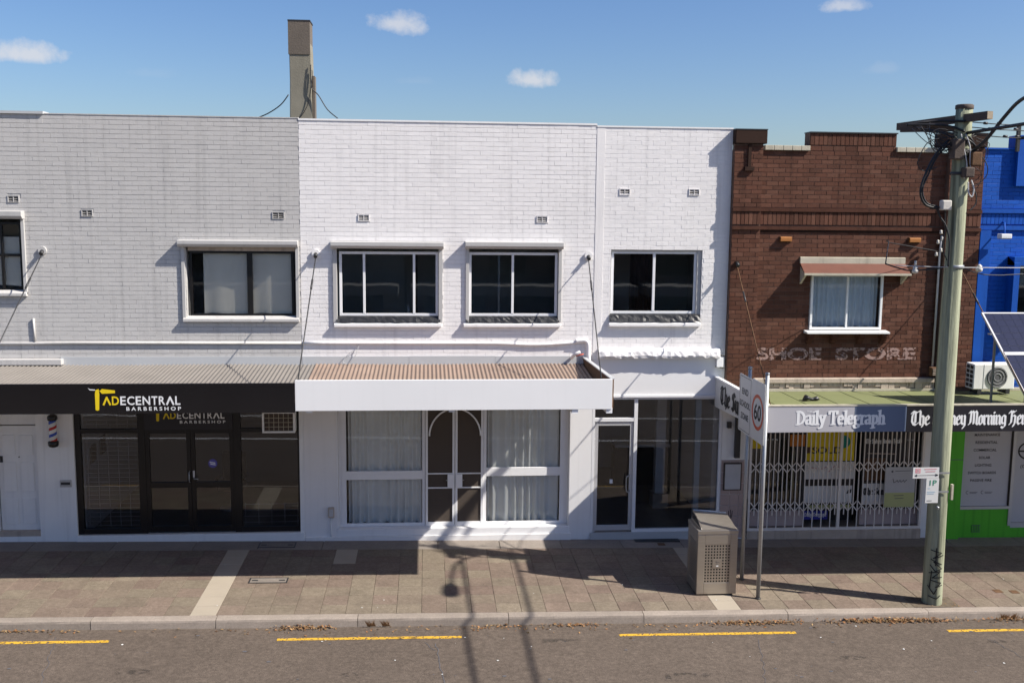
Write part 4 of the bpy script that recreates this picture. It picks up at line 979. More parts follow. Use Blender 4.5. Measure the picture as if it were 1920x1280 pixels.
for a, c in ((X0+.004, PLX), (PRX, X1-.004)):
    Z.append((a, c, 3.0, 6.10, [], -.11, 'run')); Z.append((a, c, 6.20, 6.445, [], -.122, 'soldier')); Z.append((a, c, 6.53, 7.70, [], -.11, 'run'))
brickwork(br, 'red_brick', Z, 21, yface=0, bed=.010, perp=.009, dep=.012, ch=.0025, proud=.002)
for z in (6.058, 6.408): MB().box(PLX, PRX, -.0045, .0055, z, z+.047).build('shade_strip', 'dark_brick', br)  # dark strips paint in the shade line beneath each string course
# projecting courses above and below the soldier band, caps
for z in (6.10, 6.45):
    MB().box(PLX, PRX, -.034, .0085, z+.006, z+.075).build('string_course', 'red_brick', br)
    for a, c in ((X0+.003, PLX-.001), (PRX+.001, X1-.003)): MB().box(a, c, -.142, -.1, z+.006, z+.075).build('string_course', 'red_brick', br)
for a, c in ((5.83, 6.45), (9.99, X1+.002)):
    q = box('pier_cap', 'dark_brick', br, a, c, -.17, .32, 7.73, 7.985, .012); box('cap_slab', 'dark_metal', q, a-.004, c+.004, -.176, .326, 7.986, 8.005)
box('pier_inset', 'dark_brick', br, 6.10, 6.16, -.14, -.1, 7.30, 7.728); box('pier_foot', 'dark_brick', br, 6.04, 6.22, -.16, -.1, 7.22, 7.298)
for a, c in ((6.452, 7.346), (9.074, 9.988)):
    n = 5
    for k in range(n): MB().box(a+(c-a)*k/n+.003, a+(c-a)*(k+1)/n-.003, -.045, .29, 7.623, 7.715).build('coping_stone', 'cream_paint', br, bevel=.006)
box('parapet_slab', 'dark_metal', br, 7.335, 9.085, -.03, .29, 7.962, 7.985)
box('roof_box', 'dull_white_paint', br, 9.12, 9.30, .5, .8, 7.5, 7.80); MB().tube([(5.99, -.115, 5.44), (5.99, -.15, 5.44)], .03, 8).build('rod_anchor', 'dark_metal', br)
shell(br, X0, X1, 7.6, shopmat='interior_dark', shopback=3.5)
# window with hood and bracketed sill
wn = framed('window', br, 7.50, 8.96, 4.16, 5.25, -.03, .045, 'dull_white_paint', xm=(8.24,), tm=.035, glassm='clear_glass')
MB().prism([(.05, 4.15), (-.20, 4.125), (-.20, 4.095), (.05, 4.095)], 'x', 7.40, 9.07).build('sill', 'dull_white_paint', br)
for x in (7.50, 7.99, 8.53, 9.0):
    MB().prism([(.0, 4.094), (-.17, 4.094), (-.17, 4.03), (-.13, 4.02), (-.12, 3.97), (-.07, 3.95), (-.06, 3.90), (.0, 3.88)], 'x', x-.055, x+.055).build('sill_bracket', 'red_brick', br)
for x in (7.50, 7.99, 8.53, 9.0): MB().box(x-.05, x+.05, -.172, -.001, 4.06, 4.093)
hd = MB().prism([(.0, 5.575), (-.02, 5.585), (-.05, 5.575), (-.05, 5.46), (.0, 5.46)], 'x', 7.25, 9.37).build('hood_flashing', 'cream_paint', br)
MB().prism([(.0, 5.46), (-.052, 5.46), (-.30, 5.285), (-.30, 5.27), (.0, 5.43)], 'x', 7.25, 9.37).build('hood', 'terracotta_hood', br)
box('hood_edge', 'cream_paint', br, 7.24, 9.38, -.32, -.302, 5.245, 5.285)
for x in (7.27, 9.31): MB().prism([(.0, 5.43), (-.28, 5.262), (-.25, 5.24), (.0, 5.06)], 'x', x, x+.04).build('hood_bracket', 'cream_paint', br)
o = curtain('curtain', 'net_curtain', None, 7.55, 8.92, .15, 4.2, 5.25, 9, .025, .13); tag(o, 'pale blue net curtain in the hooded window of the brick shop', 'curtain')
text('SHOE', 'faded_lettering', br, (6.46, 7.78, 3.55, 3.80), frame_xy(-.0035), bold=.045); text('STORE', 'faded_lettering', br, (8.06, 9.72, 3.55, 3.80), frame_xy(-.0035), bold=.045)
for i, x in enumerate((6.83, 9.43)):
    o = thing('wall_light_box', ('small orange box projecting from brick wall near the white shop', 'small orange box projecting from brick wall near the blue shop')[i], 'wall box', (x+.11, 0, 5.885), 'orange boxes on the brick wall')
    MB().prism([(.0, 5.97), (-.06, 5.97), (-.075, 5.955), (-.075, 5.89), (.0, 5.88)], 'x', x, x+.22).build('body', 'terracotta', o); box('rim', 'rust', o, x-.008, x+.228, -.02, .001, 5.868, 5.982)
    # a longer terracotta outlet tile behind the rim
ped = box('base_ledge', 'cream_stone', br, 6.42, 10.10, -.10, .02, 3.10, 3.195, .012)
b = MB(); rg = random.Random(9); x = 6.42
while x < 10.08:
    ww = rg.uniform(.05, .16); h = rg.uniform(.06, .15); MB().box(x, min(x+ww-.01, 10.1), -.07+rg.uniform(-.015, .015), .01, 3.099-h, 3.099).build('ledge_stone', 'cream_stone', br); x += ww
box('ledge_back', 'cream_stone', br, 6.42, 10.10, -.03, .01, 2.90, 3.10)
pp_ = MB().tube([(10.08, -.05, 6.02), (10.06, -.05, 5.7), (10.06, -.05, 3.40)], .022, 8).build('conduit', 'pale_wire', br)
mb = box('meter_vent', 'rust', br, 9.97, 10.16, -.22, -.08, 3.25, 3.42, .006)
for k in range(4): box('slat', 'cream_stone', mb, 9.985, 10.145, -.23, -.221, 3.275+k*.035, 3.29+k*.035)
for (x, z) in ((10.0, 6.05), (10.03, 5.92), (9.95, 5.86), (10.02, 5.70), (9.93, 5.62)): MB().lathe((x, -.16, z), [(.012, 0), (.035, .02), (.02, .04), (.03, .06), (.012, .08)], 10).build('porcelain_fuse', 'porcelain', br)
# awning
MB().quad((5.66, -.004, 2.93), (18, -.004, 2.93), (18, YF+.02, 2.96), (5.66, YF+.02, 2.96)).build('awning_deck', 'green_sheet', br)
for k in range(10): MB().prism([(-.01, 2.925), (-.01, 2.937), (YF+.03, 2.967), (YF+.03, 2.95)], 'x', 5.75+k*.60, 5.775+k*.60).build('deck_rib', 'green_sheet', br)
box('deck_edge', 'cream_paint', br, 5.66, 18, -.09, -.005, 2.935, 2.985)
f1 = box('fascia', 'sign_grey', br, 5.66, 7.16, YF-.04, YF, 2.785, 3.225, .003); f2 = box('fascia', 'sign_blue', br, 7.162, 8.07, YF-.04, YF, 2.785, 3.225, .003); f3 = box('fascia', 'sign_black', br, 8.072, 18, YF-.04, YF, 2.775, 3.225, .003)
box('fascia_trim', 'cream_paint', br, 5.65, 18, YF-.046, YF+.02, 3.226, 3.25)
sd = MB().prism([(YF+.002, 2.785), (YF+.002, 3.225), (-.01, 3.20), (-.01, 2.63)], 'x', 5.655, 5.69).build('side_fascia', 'sign_plate', br); MB().prism([(YF, 3.228), (YF, 3.26), (-.01, 3.235), (-.01, 3.203)], 'x', 5.63, 5.71).build('side_capping', 'lettering_white', sd)
box('soffit', 'dull_white_paint', br, 5.692, 18, YF+.002, -.004, 2.80, 2.825)
fr = frame_xy(YF-.04)
nib_text('Daily Telegraph', ROMAN, 'lettering_white', f1, (6.17, 7.70, 2.845, 3.16), fr, nib=1.5, ang=14, base=(-2.2, 7.4))
text('THE', 'lettering_white', f1, (6.335, 6.42, 3.125, 3.155), fr, bold=.02)
nib_text('The Sydney Morning Herald', BLACK, 'lettering_white', f3, (8.165, 10.42, 2.83, 3.14), fr, nib=1.2, ang=40)
nib_text('The Sun', BLACK, 'lettering_black', sd, (.42, 1.75, 2.68, 3.12), frame_side(5.655), nib=1.35, ang=40)
MATS_ANCHOR[0] = 'dark_brick'
tie_rod(br, (5.96, -.11, 5.44), (5.74, -2.98, 3.24), 'rust'); tie_rod(br, (10.45, -.11, 5.42), (10.3, -2.98, 3.24), 'rust')
# the left pier below the awning: tiles, notice board, downpipe
wall_panel('shop_wall', 'dull_white_paint', br, X0, X1, -.5, 2.8, .004, .28, [(6.40, 10.03, .08, 2.74)])
k = 0
for r_ in range(7):
    for c in range(3):
        a = 5.84+c*.187; z = -.06+r_*.225; b = MB().box(a+.003, a+.183, -.008, .004, z+.003, z+.221); b.r = [random.Random(k).random()]*8; k += 1; b.build('wall_tile', 'pink_tile', br)
box('tile_top', 'pink_tile', br, 5.84, 6.40, -.01, .004, 1.518, 1.54)
nb = box('notice_board', 'arm_timber', br, 5.885, 6.25, -.045, -.008, .93, 1.49, .004); box('notice_sheet', 'pale_wire', nb, 5.91, 6.225, -.05, -.045, .955, 1.465)
MB().bar((6.13, -.06, 1.60), (6.13, -.06, 2.70), .10, .08).build('downpipe', 'dark_metal', br); box('junction_box', 'dark_metal', br, 5.92, 6.0, -.07, .004, 2.20, 2.32)
strokes([[(6.02, .50), (6.03, .34)], [(6.06, .52), (6.06, .32)], [(6.10, .50), (6.08, .35)]], .012, 'graffiti', br, frame_xy(-.008), name='graffiti')
box('low_pipe', 'dark_metal', br, 6.345, 6.385, -.05, -.009, .05, .75)
box('shopfront_sill', 'cream_stone', br, 6.40, 10.03, -.06, .15, -.16, .075, .01)
# stall risers and shop windows behind the grille
rs = .12
for a, c in ((6.44, 7.60), (8.80, 10.02)):
    box('stall_riser', 'pink_panel', br, a, c, rs, rs+.08, .08, .45)
    q = MB(); q.box(a, a+.05, rs, rs+.07, .452, 2.74).box(c-.05, c, rs, rs+.07, .452, 2.74).box(a+.05, c-.05, rs+.002, rs+.068, .452, .49).box(a+.05, c-.05, rs+.002, rs+.068, 2.68, 2.74)
    w_ = q.build('shop_window', 'dark_metal', br); box('pane', 'shop_glass', w_, a+.05, c-.05, rs+.03, rs+.036, .49, 2.68)
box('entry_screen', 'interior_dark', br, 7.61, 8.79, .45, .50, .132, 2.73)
grl = MB(); grl.box(6.405, 6.45, -.03, .02, .078, 2.735).box(9.985, 10.028, -.03, .02, .078, 2.735).box(6.45, 9.985, -.032, .018, .078, .13).box(6.45, 9.985, -.028, .016, 2.69, 2.735)
go = grl.build('security_grille', 'grille_paint', br); MB().box(8.26, 8.315, -.035, .012, .131, 2.689).build('meeting_post', 'grille_paint', go)
long_ = MB().box(-.0085, .0085, -.010, .010, 0, 2.56).mesh('bar', 'grille_paint'); short_ = MB().box(-.0085, .0085, -.010, .010, 0, 2.30).mesh('bar', 'grille_paint')
nb_ = 38; sp = (9.985-6.45)/nb_
l1 = MB().bar((-sp, 0, .105), (sp, 0, -.105), .006, .021, (0, 0, 1)).mesh('link', 'grille_paint'); l2 = MB().bar((-sp, 0, -.105), (sp, 0, .105), .006, .021, (0, 0, 1)).mesh('link', 'grille_paint')
for k in range(1, nb_):
    x = 6.45+k*sp; ev = k % 2 == 0; o = bpy.data.objects.new('bar', long_ if ev else short_); put(o, (x, -.008, .13 if ev else .39), go)
    if not ev:
        for z in (1.37, .565):
            for y, m_ in ((-.026, l1), (.010, l2)): o = bpy.data.objects.new('link', m_); put(o, (x, y, z), go)
# posters and papers displayed behind the grille
def poster(label, x0, x1, z0, z1, y, mat, t=.006, cat='poster'):
    return tag(box('poster', mat, None, x0, x1, y, y+t, z0, z1), label, cat, 'posters behind the security grille')
YP = .13
p1 = poster('yellow SOLD poster with teal arrow behind the security grille', 7.62, 8.62, 1.47, 2.06, YP, 'poster_yellow')
fr = frame_xy(YP); text('SOLD', 'lettering_black', p1, (7.74, 8.36, 1.62, 1.76), fr, bold=.02); box('price_tab', 'poster_brown', p1, 7.63, 7.72, YP-.004, YP, 1.63, 1.76)
b = MB(); b.poly([(8.40+.13*math.cos(R(a)), YP-.003, 1.86+.13*math.sin(R(a))) for a in range(-100, 101, 10)] + [(8.33, YP-.003, 1.99)]); b.build('arrow', 'teal', p1)
p2 = poster('white headline sheet below the yellow SOLD poster', 7.60, 8.64, 1.09, 1.45, YP, 'poster_white'); strokes([[(7.75, 1.33), (7.95, 1.30), (8.1, 1.36)], [(8.1, 1.24), (8.25, 1.38), (8.38, 1.28)]], .015, 'sign_pink', p2, fr, 'print')
poster('dark strip sheet between two white headline sheets', 7.62, 8.64, .96, 1.07, YP, 'sign_black')
p3 = poster('white headline sheet above the yellow and blue plates', 7.61, 8.62, .60, .95, YP, 'poster_white'); MB().poly([(8.50, YP-.002, .78), (8.60, YP-.002, .80), (8.61, YP-.002, .88), (8.53, YP-.002, .86)]).build('print', 'lettering_black', p3)
p4 = poster('small yellow plate above the blue newspaper plate', 7.72, 8.60, .47, .55, YP, 'notice_yellow')
p5 = poster('blue newspaper plate low behind the security grille', 7.62, 8.13, .25, .43, YP, 'poster_blue'); nib_text('Daily Telegraph', ROMAN, 'lettering_white', p5, (7.65, 8.10, .29, .40), fr, nib=1.1, ang=12, base=(-2.2, 7.4))
p6 = poster('black newspaper poster with white masthead and brown picture', 8.83, 9.72, 1.03, 2.05, .115, 'sign_black'); nib_text('The Sydney Morning Herald', BLACK, 'poster_white', p6, (8.85, 9.60, 1.80, 1.92), frame_xy(.115), nib=1.3)
box('picture', 'poster_brown', p6, 8.86, 9.28, .110, .115, 1.06, 1.52); strokes([[(8.9, 1.62), (9.5, 1.60)]], .02, 'cream_stone', p6, frame_xy(.115), 'print')
p7 = poster('white newspaper sheet with black masthead beside the hung notice', 8.83, 9.30, .55, .99, .115, 'poster_white'); nib_text('The Sun', BLACK, 'lettering_black', p7, (8.86, 9.28, .72, .90), frame_xy(.115), nib=1.4)
poster('orange and black magazine poster at the window top', 7.27, 7.58, 1.78, 2.02, .112, 'poster_orange')
p9 = poster('yellow poster at the window top beside the street sign', 6.46, 6.78, 1.74, 2.06, .112, 'poster_yellow')
poster('dark banner with white line in the shop window', 6.82, 7.25, 1.93, 2.05, .112, 'sign_black')
nt_ = tag(box('hung_notice', 'sign_plate', None, 9.22, 9.85, -.05, -.04, .54, 1.37), 'white and yellow notice sheet hung outside on the security grille', 'notice')
box('lower_half', 'notice_yellow', nt_, 9.222, 9.848, -.053, -.05, .541, .84); box('upper_tint', 'pale_wire', nt_, 9.222, 9.848, -.053, -.05, .845, 1.368)
fr = frame_xy(-.053); strokes([[(9.38, 1.13), (9.40, 1.05), (9.44, 1.07), (9.47, 1.10), (9.49, 1.06), (9.53, 1.10), (9.55, 1.06), (9.60, 1.10), (9.62, 1.06), (9.67, 1.11)]], .012, 'lettering_grey', nt_, fr, 'print'); strokes([[(9.42, .78), (9.62, .785)], [(9.44, .72), (9.62, .725)], [(9.42, 1.29), (9.75, 1.295)]], .012, 'lettering_grey', nt_, fr, 'print')
MB().poly([(9.36+.025*math.cos(k), -.0535, 1.28+.025*math.sin(k)) for k in range(6)]).build('emblem', 'lettering_grey', nt_)

bg_ = MB(); bg_.sm = True; rq = random.Random(4)
for i in range(7):
    for j in range(8):
        q = 2*math.pi*j/8; rad_ = (.02, .09, .07, .04, .05, .06, .01)[i]; bg_.v.append((7.02+i*.055, -1.1+rad_*math.cos(q)*rq.uniform(.8, 1.2), 2.955+rad_*.55+rad_*.6*math.sin(q)*rq.uniform(.7, 1.2)))
for i in range(6):
    for j in range(8): bg_.f.append((i*8+j, i*8+(j+1) % 8, (i+1)*8+(j+1) % 8, (i+1)*8+j))
bg_.f += [tuple(range(8)), tuple(48+j for j in range(8))]
tag(bg_.build('plastic_bag', 'black_flashing'), 'crumpled black plastic bag lying on the green awning roof', 'bag')

# ---- blue and green shop ------------------------------------------------------------------------
bl = thing('blue_shop', 'bright blue painted brick shop with green ground floor and window lettering', 'building', (12, 0, gz(12)))
X0, X1 = 10.834, 18.0
win = (11.66, 13.2, 3.9, 5.45)
wall_panel('upper_wall', 'blue_mortar', bl, X0, X1, 2.8, 7.70, .008, .27, [win])
brickwork(bl, 'blue_paint', [(X0, X1, 3.05, 6.12, [win], 0, 'run'), (X0, X1, 6.25, 6.46, [], -.012, 'soldier'), (X0, X1, 6.56, 7.70, [], 0, 'run')], 31, bed=.007, perp=.003)
for z in (6.14, 6.47): box('string_course', 'blue_paint', bl, X0, X1, -.045, .0075, z, z+.085)
box('pilaster', 'blue_paint', bl, 10.84, 11.06, -.11, -.013, 3.02, 6.13)
box('parapet_pier', 'blue_paint', bl, 11.50, 12.3, -.10, .27, 7.0, 7.98); box('parapet_cap', 'blue_paint', bl, X0, 11.498, -.04, .28, 7.702, 7.735)
MB().prism([(.0, 3.85), (-.25, 3.85), (-.25, 5.5), (.0, 5.62)], 'x', 11.50, 11.62).build('window_fin', 'blue_paint', bl); box('window_head', 'blue_paint', bl, 11.50, 13.3, -.24, .0, 5.45, 5.62)
wn = framed('window', bl, 11.68, 13.18, 3.92, 5.43, .06, .05, 'aluminium_white', xm=(12.4,)); box('roller_blind', 'blind', wn, 11.73, 13.1, .12, .125, 5.02, 5.39)
shell(bl, X0, X1, 7.7, shopmat='interior_wall', shopback=3)
b = thing('floodlight', 'small white floodlight on a blue arm above the blue shop', 'lamp', (11.3, 0, 5.95))
MB().tube([(11.34, .0, 6.30), (11.32, -.10, 6.28), (11.22, -.30, 6.06)], .016, 8).build('arm', 'blue_paint', b); box('head', 'aluminium_white', b, 11.11, 11.33, -.38, -.22, 5.98, 6.07, .012); box('lens', 'pale_wire', b, 11.13, 11.31, -.36, -.24, 5.972, 5.979)
# ground floor
wall_panel('shop_wall', 'green_paint', bl, X0, X1, -.5, 2.8, .002, .26, [(10.80, 11.93, .50, 2.75), (11.97, 13.3, .06, 2.75)])
box('green_pilaster', 'green_paint', bl, 10.52, 10.80, -.12, .0, -.3, 2.75); box('pilaster_joint', 'lettering_grey', bl, 10.519, 10.801, -.1215, -.11, 1.52, 1.535)
w_ = box('lettered_window', 'window_print', bl, 10.84, 11.90, .02, .05, .52, 2.74)
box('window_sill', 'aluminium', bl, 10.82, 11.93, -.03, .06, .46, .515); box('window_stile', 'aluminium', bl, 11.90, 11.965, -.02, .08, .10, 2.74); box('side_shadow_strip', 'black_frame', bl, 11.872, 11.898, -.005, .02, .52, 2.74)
fr = frame_xy(.02)
for i, (t_, a, c) in enumerate((('INSTALLATIONS', 11.02, 11.62), ('MAINTENANCE', 11.06, 11.58), ('RESIDENTIAL', 11.09, 11.54), ('COMMERCIAL', 11.06, 11.53), ('SOLAR', 11.18, 11.41), ('LIGHTING', 11.11, 11.44), ('SWITCH BOARDS', 10.97, 11.55), ('PASSIVE FIRE', 11.03, 11.47))):
    if i == 0: continue
    z = 2.005-(i-1)*.158; text(t_, 'lettering_black', w_, (a+.02, c+.04, z-.028, z+.028), fr, bold=.012)
for x in (10.98, 11.30):
    strokes([arc(x+.03, .805, .03, .032, 60, 300, 8)], .010, 'lettering_grey', w_, fr, 'emblem'); strokes([[(x+.08, .81), (x+.24, .81)], [(x+.08, .785), (x+.22, .785)]], .010, 'lettering_grey', w_, fr, 'print')
d_ = box('lettered_door', 'window_print', bl, 11.99, 13.0, .03, .06, .16, 2.74); box('door_rail', 'aluminium', bl, 11.967, 13.05, .0, .08, .05, .155)
fr = frame_xy(.03); strokes([arc(12.24, 1.66, .19, .165, 80, 280, 14), [(12.06, 1.655), (12.22, 1.655)]], .032, 'lettering_black', d_, fr, 'emblem'); strokes([[(12.19, 1.66), (12.30, 1.665)]], .02, 'cream_stone', d_, fr, 'emblem')
text('(02', 'lettering_black', d_, (12.11, 12.27, 1.28, 1.37), fr)
v_ = box('riser_vent', 'lettering_grey', bl, 11.14, 11.32, -.008, .004, -.03, .12)
for k in range(5): box('slat', 'green_paint', v_, 11.145+k*.036, 11.163+k*.036, -.014, -.008, -.02, .11)
# outdoor unit and solar panels standing on the awning roof
a = thing('outdoor_unit', 'white outdoor air conditioning unit on awning roof by blue wall', 'air conditioner', (11.03, -.45, 2.99))
b = MB().box(10.62, 11.46, -.60, -.30, 3.05, 3.55); b.build('casing', 'dull_white_paint', a, bevel=.015)
for x in (10.72, 11.3): box('foot', 'dark_metal', a, x, x+.08, -.6, -.3, 2.96, 3.049)
for i in range(5):
    for j in range(2): box('coil_slot', 'dark_metal', a, 10.612, 10.6195, -.575+.135*j, -.475+.135*j, 3.09+.09*i, 3.155+.09*i)
MB().tube([(11.10, -.602, 3.29), (11.10, -.615, 3.29)], .205, 28).build('fan_grille', 'lettering_grey', a); box('side_panel_seam', 'lead_flashing', a, 10.82, 10.832, -.604, -.6, 3.06, 3.54)
for r_ in (.07, .13, .19): MB().tube([(11.10+r_*math.cos(R(t)), -.62, 3.29+r_*math.sin(R(t))) for t in range(0, 361, 20)], .004, 5).build('guard_ring', 'lead_flashing', a)
A = Vector((10.33, -1.2, 4.60)); B = Vector((10.33, -2.82, 3.27)); sd_ = (B-A).normalized(); ln = (B-A).length; nrm = Vector((0, -sd_.z, sd_.y)) if sd_.y < 0 else Vector((0, sd_.z, -sd_.y))
nrm = Vector((1, 0, 0)).cross(sd_); nrm = nrm if nrm.z > 0 else -nrm
for i in range(2):
    t0, t1 = i*ln/2+.006, (i+1)*ln/2-.006
    s = thing('solar_panel', ('upper tilted solar panel on struts over the awning roof', 'lower tilted solar panel on struts next to the fascia')[i], 'solar panel', tuple(A+sd_*t1), 'solar panels over the awning')
    P = lambda x, t, h: A+Vector((x, 0, 0))+sd_*t+nrm*h
    wd = 1.75
    def slab(x0, x1, ta, tb, h0, h1):
        b = MB(); p = [P(x0, ta, h0), P(x1, ta, h0), P(x1, tb, h0), P(x0, tb, h0), P(x0, ta, h1), P(x1, ta, h1), P(x1, tb, h1), P(x0, tb, h1)]
        b.v = [tuple(q) for q in p]; b.f = [(0, 3, 2, 1), (4, 5, 6, 7), (0, 1, 5, 4), (1, 2, 6, 5), (2, 3, 7, 6), (3, 0, 4, 7)]; return b
    f_ = slab(0, wd, t0, t0+.03, 0, .04); 
    for q in (slab(0, wd, t1-.03, t1, 0, .04), slab(0, .03, t0+.03, t1-.03, 0, .04), slab(wd-.03, wd, t0+.03, t1-.03, 0, .04)):
        k0 = len(f_.v); f_.v += q.v; f_.f += [tuple(z+k0 for z in g_) for g_ in q.f]
    f_.build('frame', 'aluminium', s); slab(.03, wd-.03, t0+.03, t1-.03, .008, .022).build('backing', 'lead_flashing', s)
    nc, nr = 10, 6; cw = (wd-.06)/nc; chh = (t1-t0-.06)/nr
    for c in range(nc):
        for r_ in range(nr): slab(.03+c*cw+.003, .03+(c+1)*cw-.003, t0+.03+r_*chh+.003, t0+.03+(r_+1)*chh-.003, .0225, .028).build('cell', 'solar_cell', s)
    if i == 0:
        for x in (.09, 1.6):
            pt = P(x, t0+.5, 0); MB().bar((pt.x, pt.y, 2.96), tuple(pt), .035, .035).build('strut', 'galvanised', s); box('strut_clip', 'aluminium', s, pt.x-.12, pt.x+.06, pt.y-.05, pt.y+.05, pt.z-.03, pt.z-.002)
    else:
        for x in (.35, 1.4):
            pt = P(x, t0+.3, 0); MB().bar((pt.x, pt.y, 2.96), tuple(pt), .035, .035).build('strut', 'galvanised', s)
        pt = P(.12, t1, 0); box('rail_foot', 'aluminium', s, pt.x-.1, pt.x+.3, pt.y-.06, pt.y+.06, 2.95, pt.z)

# ------------------------------------------------------------------ street furniture
# utility pole
PX, PY = 8.555, -3.42
fl = [random.Random(40+j).uniform(-.05, .035) for j in range(56)]
up_ = thing('utility_pole', 'weathered green-grey timber utility pole with crossarm, cables and graffiti', 'pole', (PX, PY, gz(PX)))
b = MB(); n = 56; zs = [gz(PX)-.1, .15, .6, 1.2, 2.0, 3.0, 4.0, 5.0, 6.0, 7.0, 7.8, 8.16]; b.sm = True; rg = random.Random(2)
for z in zs:
    t = z/8.16; r = .163-.035*t; ox = -.02*math.sin(t*3.1); 
    for j in range(n):
        a = 2*math.pi*j/n; w_ = r*(1+.03*math.sin(3*a+z*.4)+.02*math.sin(7*a+z*.9)+fl[j]*(.6+.4*math.sin(z*1.3+j))); b.v.append((PX+ox+w_*math.cos(a), PY+w_*math.sin(a), z))
for k in range(len(zs)-1):
    for j in range(n): b.f.append((k*n+j, k*n+(j+1) % n, (k+1)*n+(j+1) % n, (k+1)*n+j))
b.f.append(tuple((len(zs)-1)*n+j for j in range(n))); b.build('shaft', 'pole_timber', up_)
MB().lathe((PX, PY, 8.162), [(.137, -.06), (.139, -.055), (.139, .0), (.12, .012)], 24).build('pole_cap', 'arm_timber', up_)
a0, a1 = Vector((8.16, -2.0, 7.93)), Vector((8.66, -4.0, 7.96))
MB().bar(a0, a1, .11, .12).build('crossarm', 'arm_timber', up_); MB().bar(a1, a1+(a1-a0).normalized()*.004, .106, .116).build('crossarm_end', 'end_grain', up_)
MB().bar((8.05, -2.3, 7.86), (8.72, -2.9, 7.84), .07, .09).build('crossarm_brace', 'arm_timber', up_)
for t in ():
    p = a0.lerp(a1, t); o = MB().lathe((p.x, p.y, p.z+.06), [(.012, 0), (.035, .02), (.045, .05), (.03, .06), (.04, .09), (.018, .11)], 12).build('insulator', 'dark_metal', up_)
# cable bundles: strain off the arm, loop down and back to the pole
def cab(pts, r=.014, mat='cable', sm=6, name='cable'): return MB().tube(pts, r, 6, sm).build(name, mat, up_)
cab([(8.18, -2.1, 7.88), (8.40, -2.9, 7.78), (8.5, -3.3, 7.72), (8.60, -3.55, 7.65), (8.72, -3.5, 7.52)], .020)
cab([(8.02, -2.9, 7.84), (8.25, -3.1, 7.78), (8.42, -3.4, 7.66), (8.56, -3.6, 7.60), (8.70, -3.56, 7.52)], .016)
cab([(7.72, -3.2, 7.86), (7.95, -3.25, 7.90), (8.2, -3.3, 7.92), (8.5, -3.58, 7.90)], .020); cab([(7.72, -3.2, 7.86), (8.0, -3.3, 7.86), (8.3, -3.4, 7.84), (8.5, -3.58, 7.74)], .018)
cab([(8.30, -3.5, 7.62), (8.10, -3.5, 7.40), (7.95, -3.5, 7.10), (7.87, -3.5, 6.80), (7.95, -3.5, 6.60), (8.12, -3.5, 6.54), (8.30, -3.5, 6.56)], .020)
cab([(8.34, -3.52, 7.60), (8.12, -3.5, 7.36), (7.99, -3.48, 7.06), (7.90, -3.5, 6.82), (7.98, -3.5, 6.62), (8.16, -3.5, 6.56)], .014)
cab([(8.42, -3.5, 7.66), (8.0, -3.5, 7.60), (7.84, -3.5, 7.40), (7.80, -3.5, 7.22), (7.9, -3.5, 7.12), (8.12, -3.5, 7.18)], .008)
cab([(8.40, -3.55, 7.72), (8.12, -3.5, 7.78), (7.98, -3.5, 7.68), (8.02, -3.5, 7.50), (8.2, -3.5, 7.44), (8.42, -3.5, 7.52)], .008)
cab([(8.15, -3.5, 6.56), (8.22, -3.5, 6.4), (8.32, -3.52, 6.25), (8.38, -3.55, 6.0), (8.38, -3.56, 5.6)], .014); cab([(8.3, -3.5, 6.5), (8.32, -3.5, 6.2), (8.30, -3.5, 5.9), (8.36, -3.55, 5.7)], .009, 'cable')
cab([(8.70, -3.56, 7.40), (8.86, -3.5, 7.35), (8.96, -3.5, 7.2), (8.95, -3.5, 7.05), (8.82, -3.5, 6.92), (8.74, -3.5, 6.9)], .008)
cab([(8.72, -3.5, 6.9), (8.80, -3.5, 6.75), (8.80, -3.5, 6.6), (8.70, -3.52, 6.5)], .010)
cab([(8.44, -3.58, 7.7), (8.5, -3.6, 7.45), (8.55, -3.62, 7.2), (8.52, -3.62, 7.0)], .010, 'pale_wire'); cab([(8.52, -3.58, 7.7), (8.58, -3.62, 7.5), (8.60, -3.62, 7.25), (8.64, -3.62, 7.1)], .010, 'pale_wire'); cab([(8.66, -3.58, 6.98), (8.70, -3.60, 6.85), (8.68, -3.6, 6.72), (8.62, -3.6, 6.78), (8.60, -3.6, 6.95)], .012, 'pale_wire')
for p, q, m in (((8.30, -3.66, 7.30), (8.48, -3.5, 7.62), 'arm_timber'), ((8.50, -3.68, 7.02), (8.66, -3.52, 7.18), 'arm_timber'), ((8.60, -3.66, 7.20), (8.78, -3.5, 7.42), 'rust'), ((8.20, -3.6, 6.50), (8.36, -3.48, 6.66), 'porcelain')):
    MB().box(p[0], q[0], p[1], q[1], p[2], q[2]).build('terminal_box', m, up_, bevel=.02)
for z in (7.55, 7.42, 7.06, 5.57): MB().lathe((PX, PY, z), [(.146, 0), (.152, .008), (.152, .045), (.146, .052)], 24).build('steel_band', 'dark_metal' if z > 6 else 'galvanised', up_)
rw = random.Random(17)
for i in range(12):
    a = (rw.uniform(7.75, 8.3), rw.uniform(-3.5, -2.9), rw.uniform(7.75, 7.95)); c = (rw.uniform(8.45, 8.75), -3.6, rw.uniform(7.2, 7.75))
    m_ = (rw.uniform(8.0, 8.4), -3.5, rw.uniform(7.25, 7.7)); cab([a, m_, c], .006)
for i in range(5):
    z = rw.uniform(7.1, 7.7); cab([(8.70, -3.55, z), (rw.uniform(8.85, 9.0), -3.5, z-.1), (rw.uniform(8.8, 8.95), -3.5, z-.3), (8.70, -3.5, z-.4)], .005)
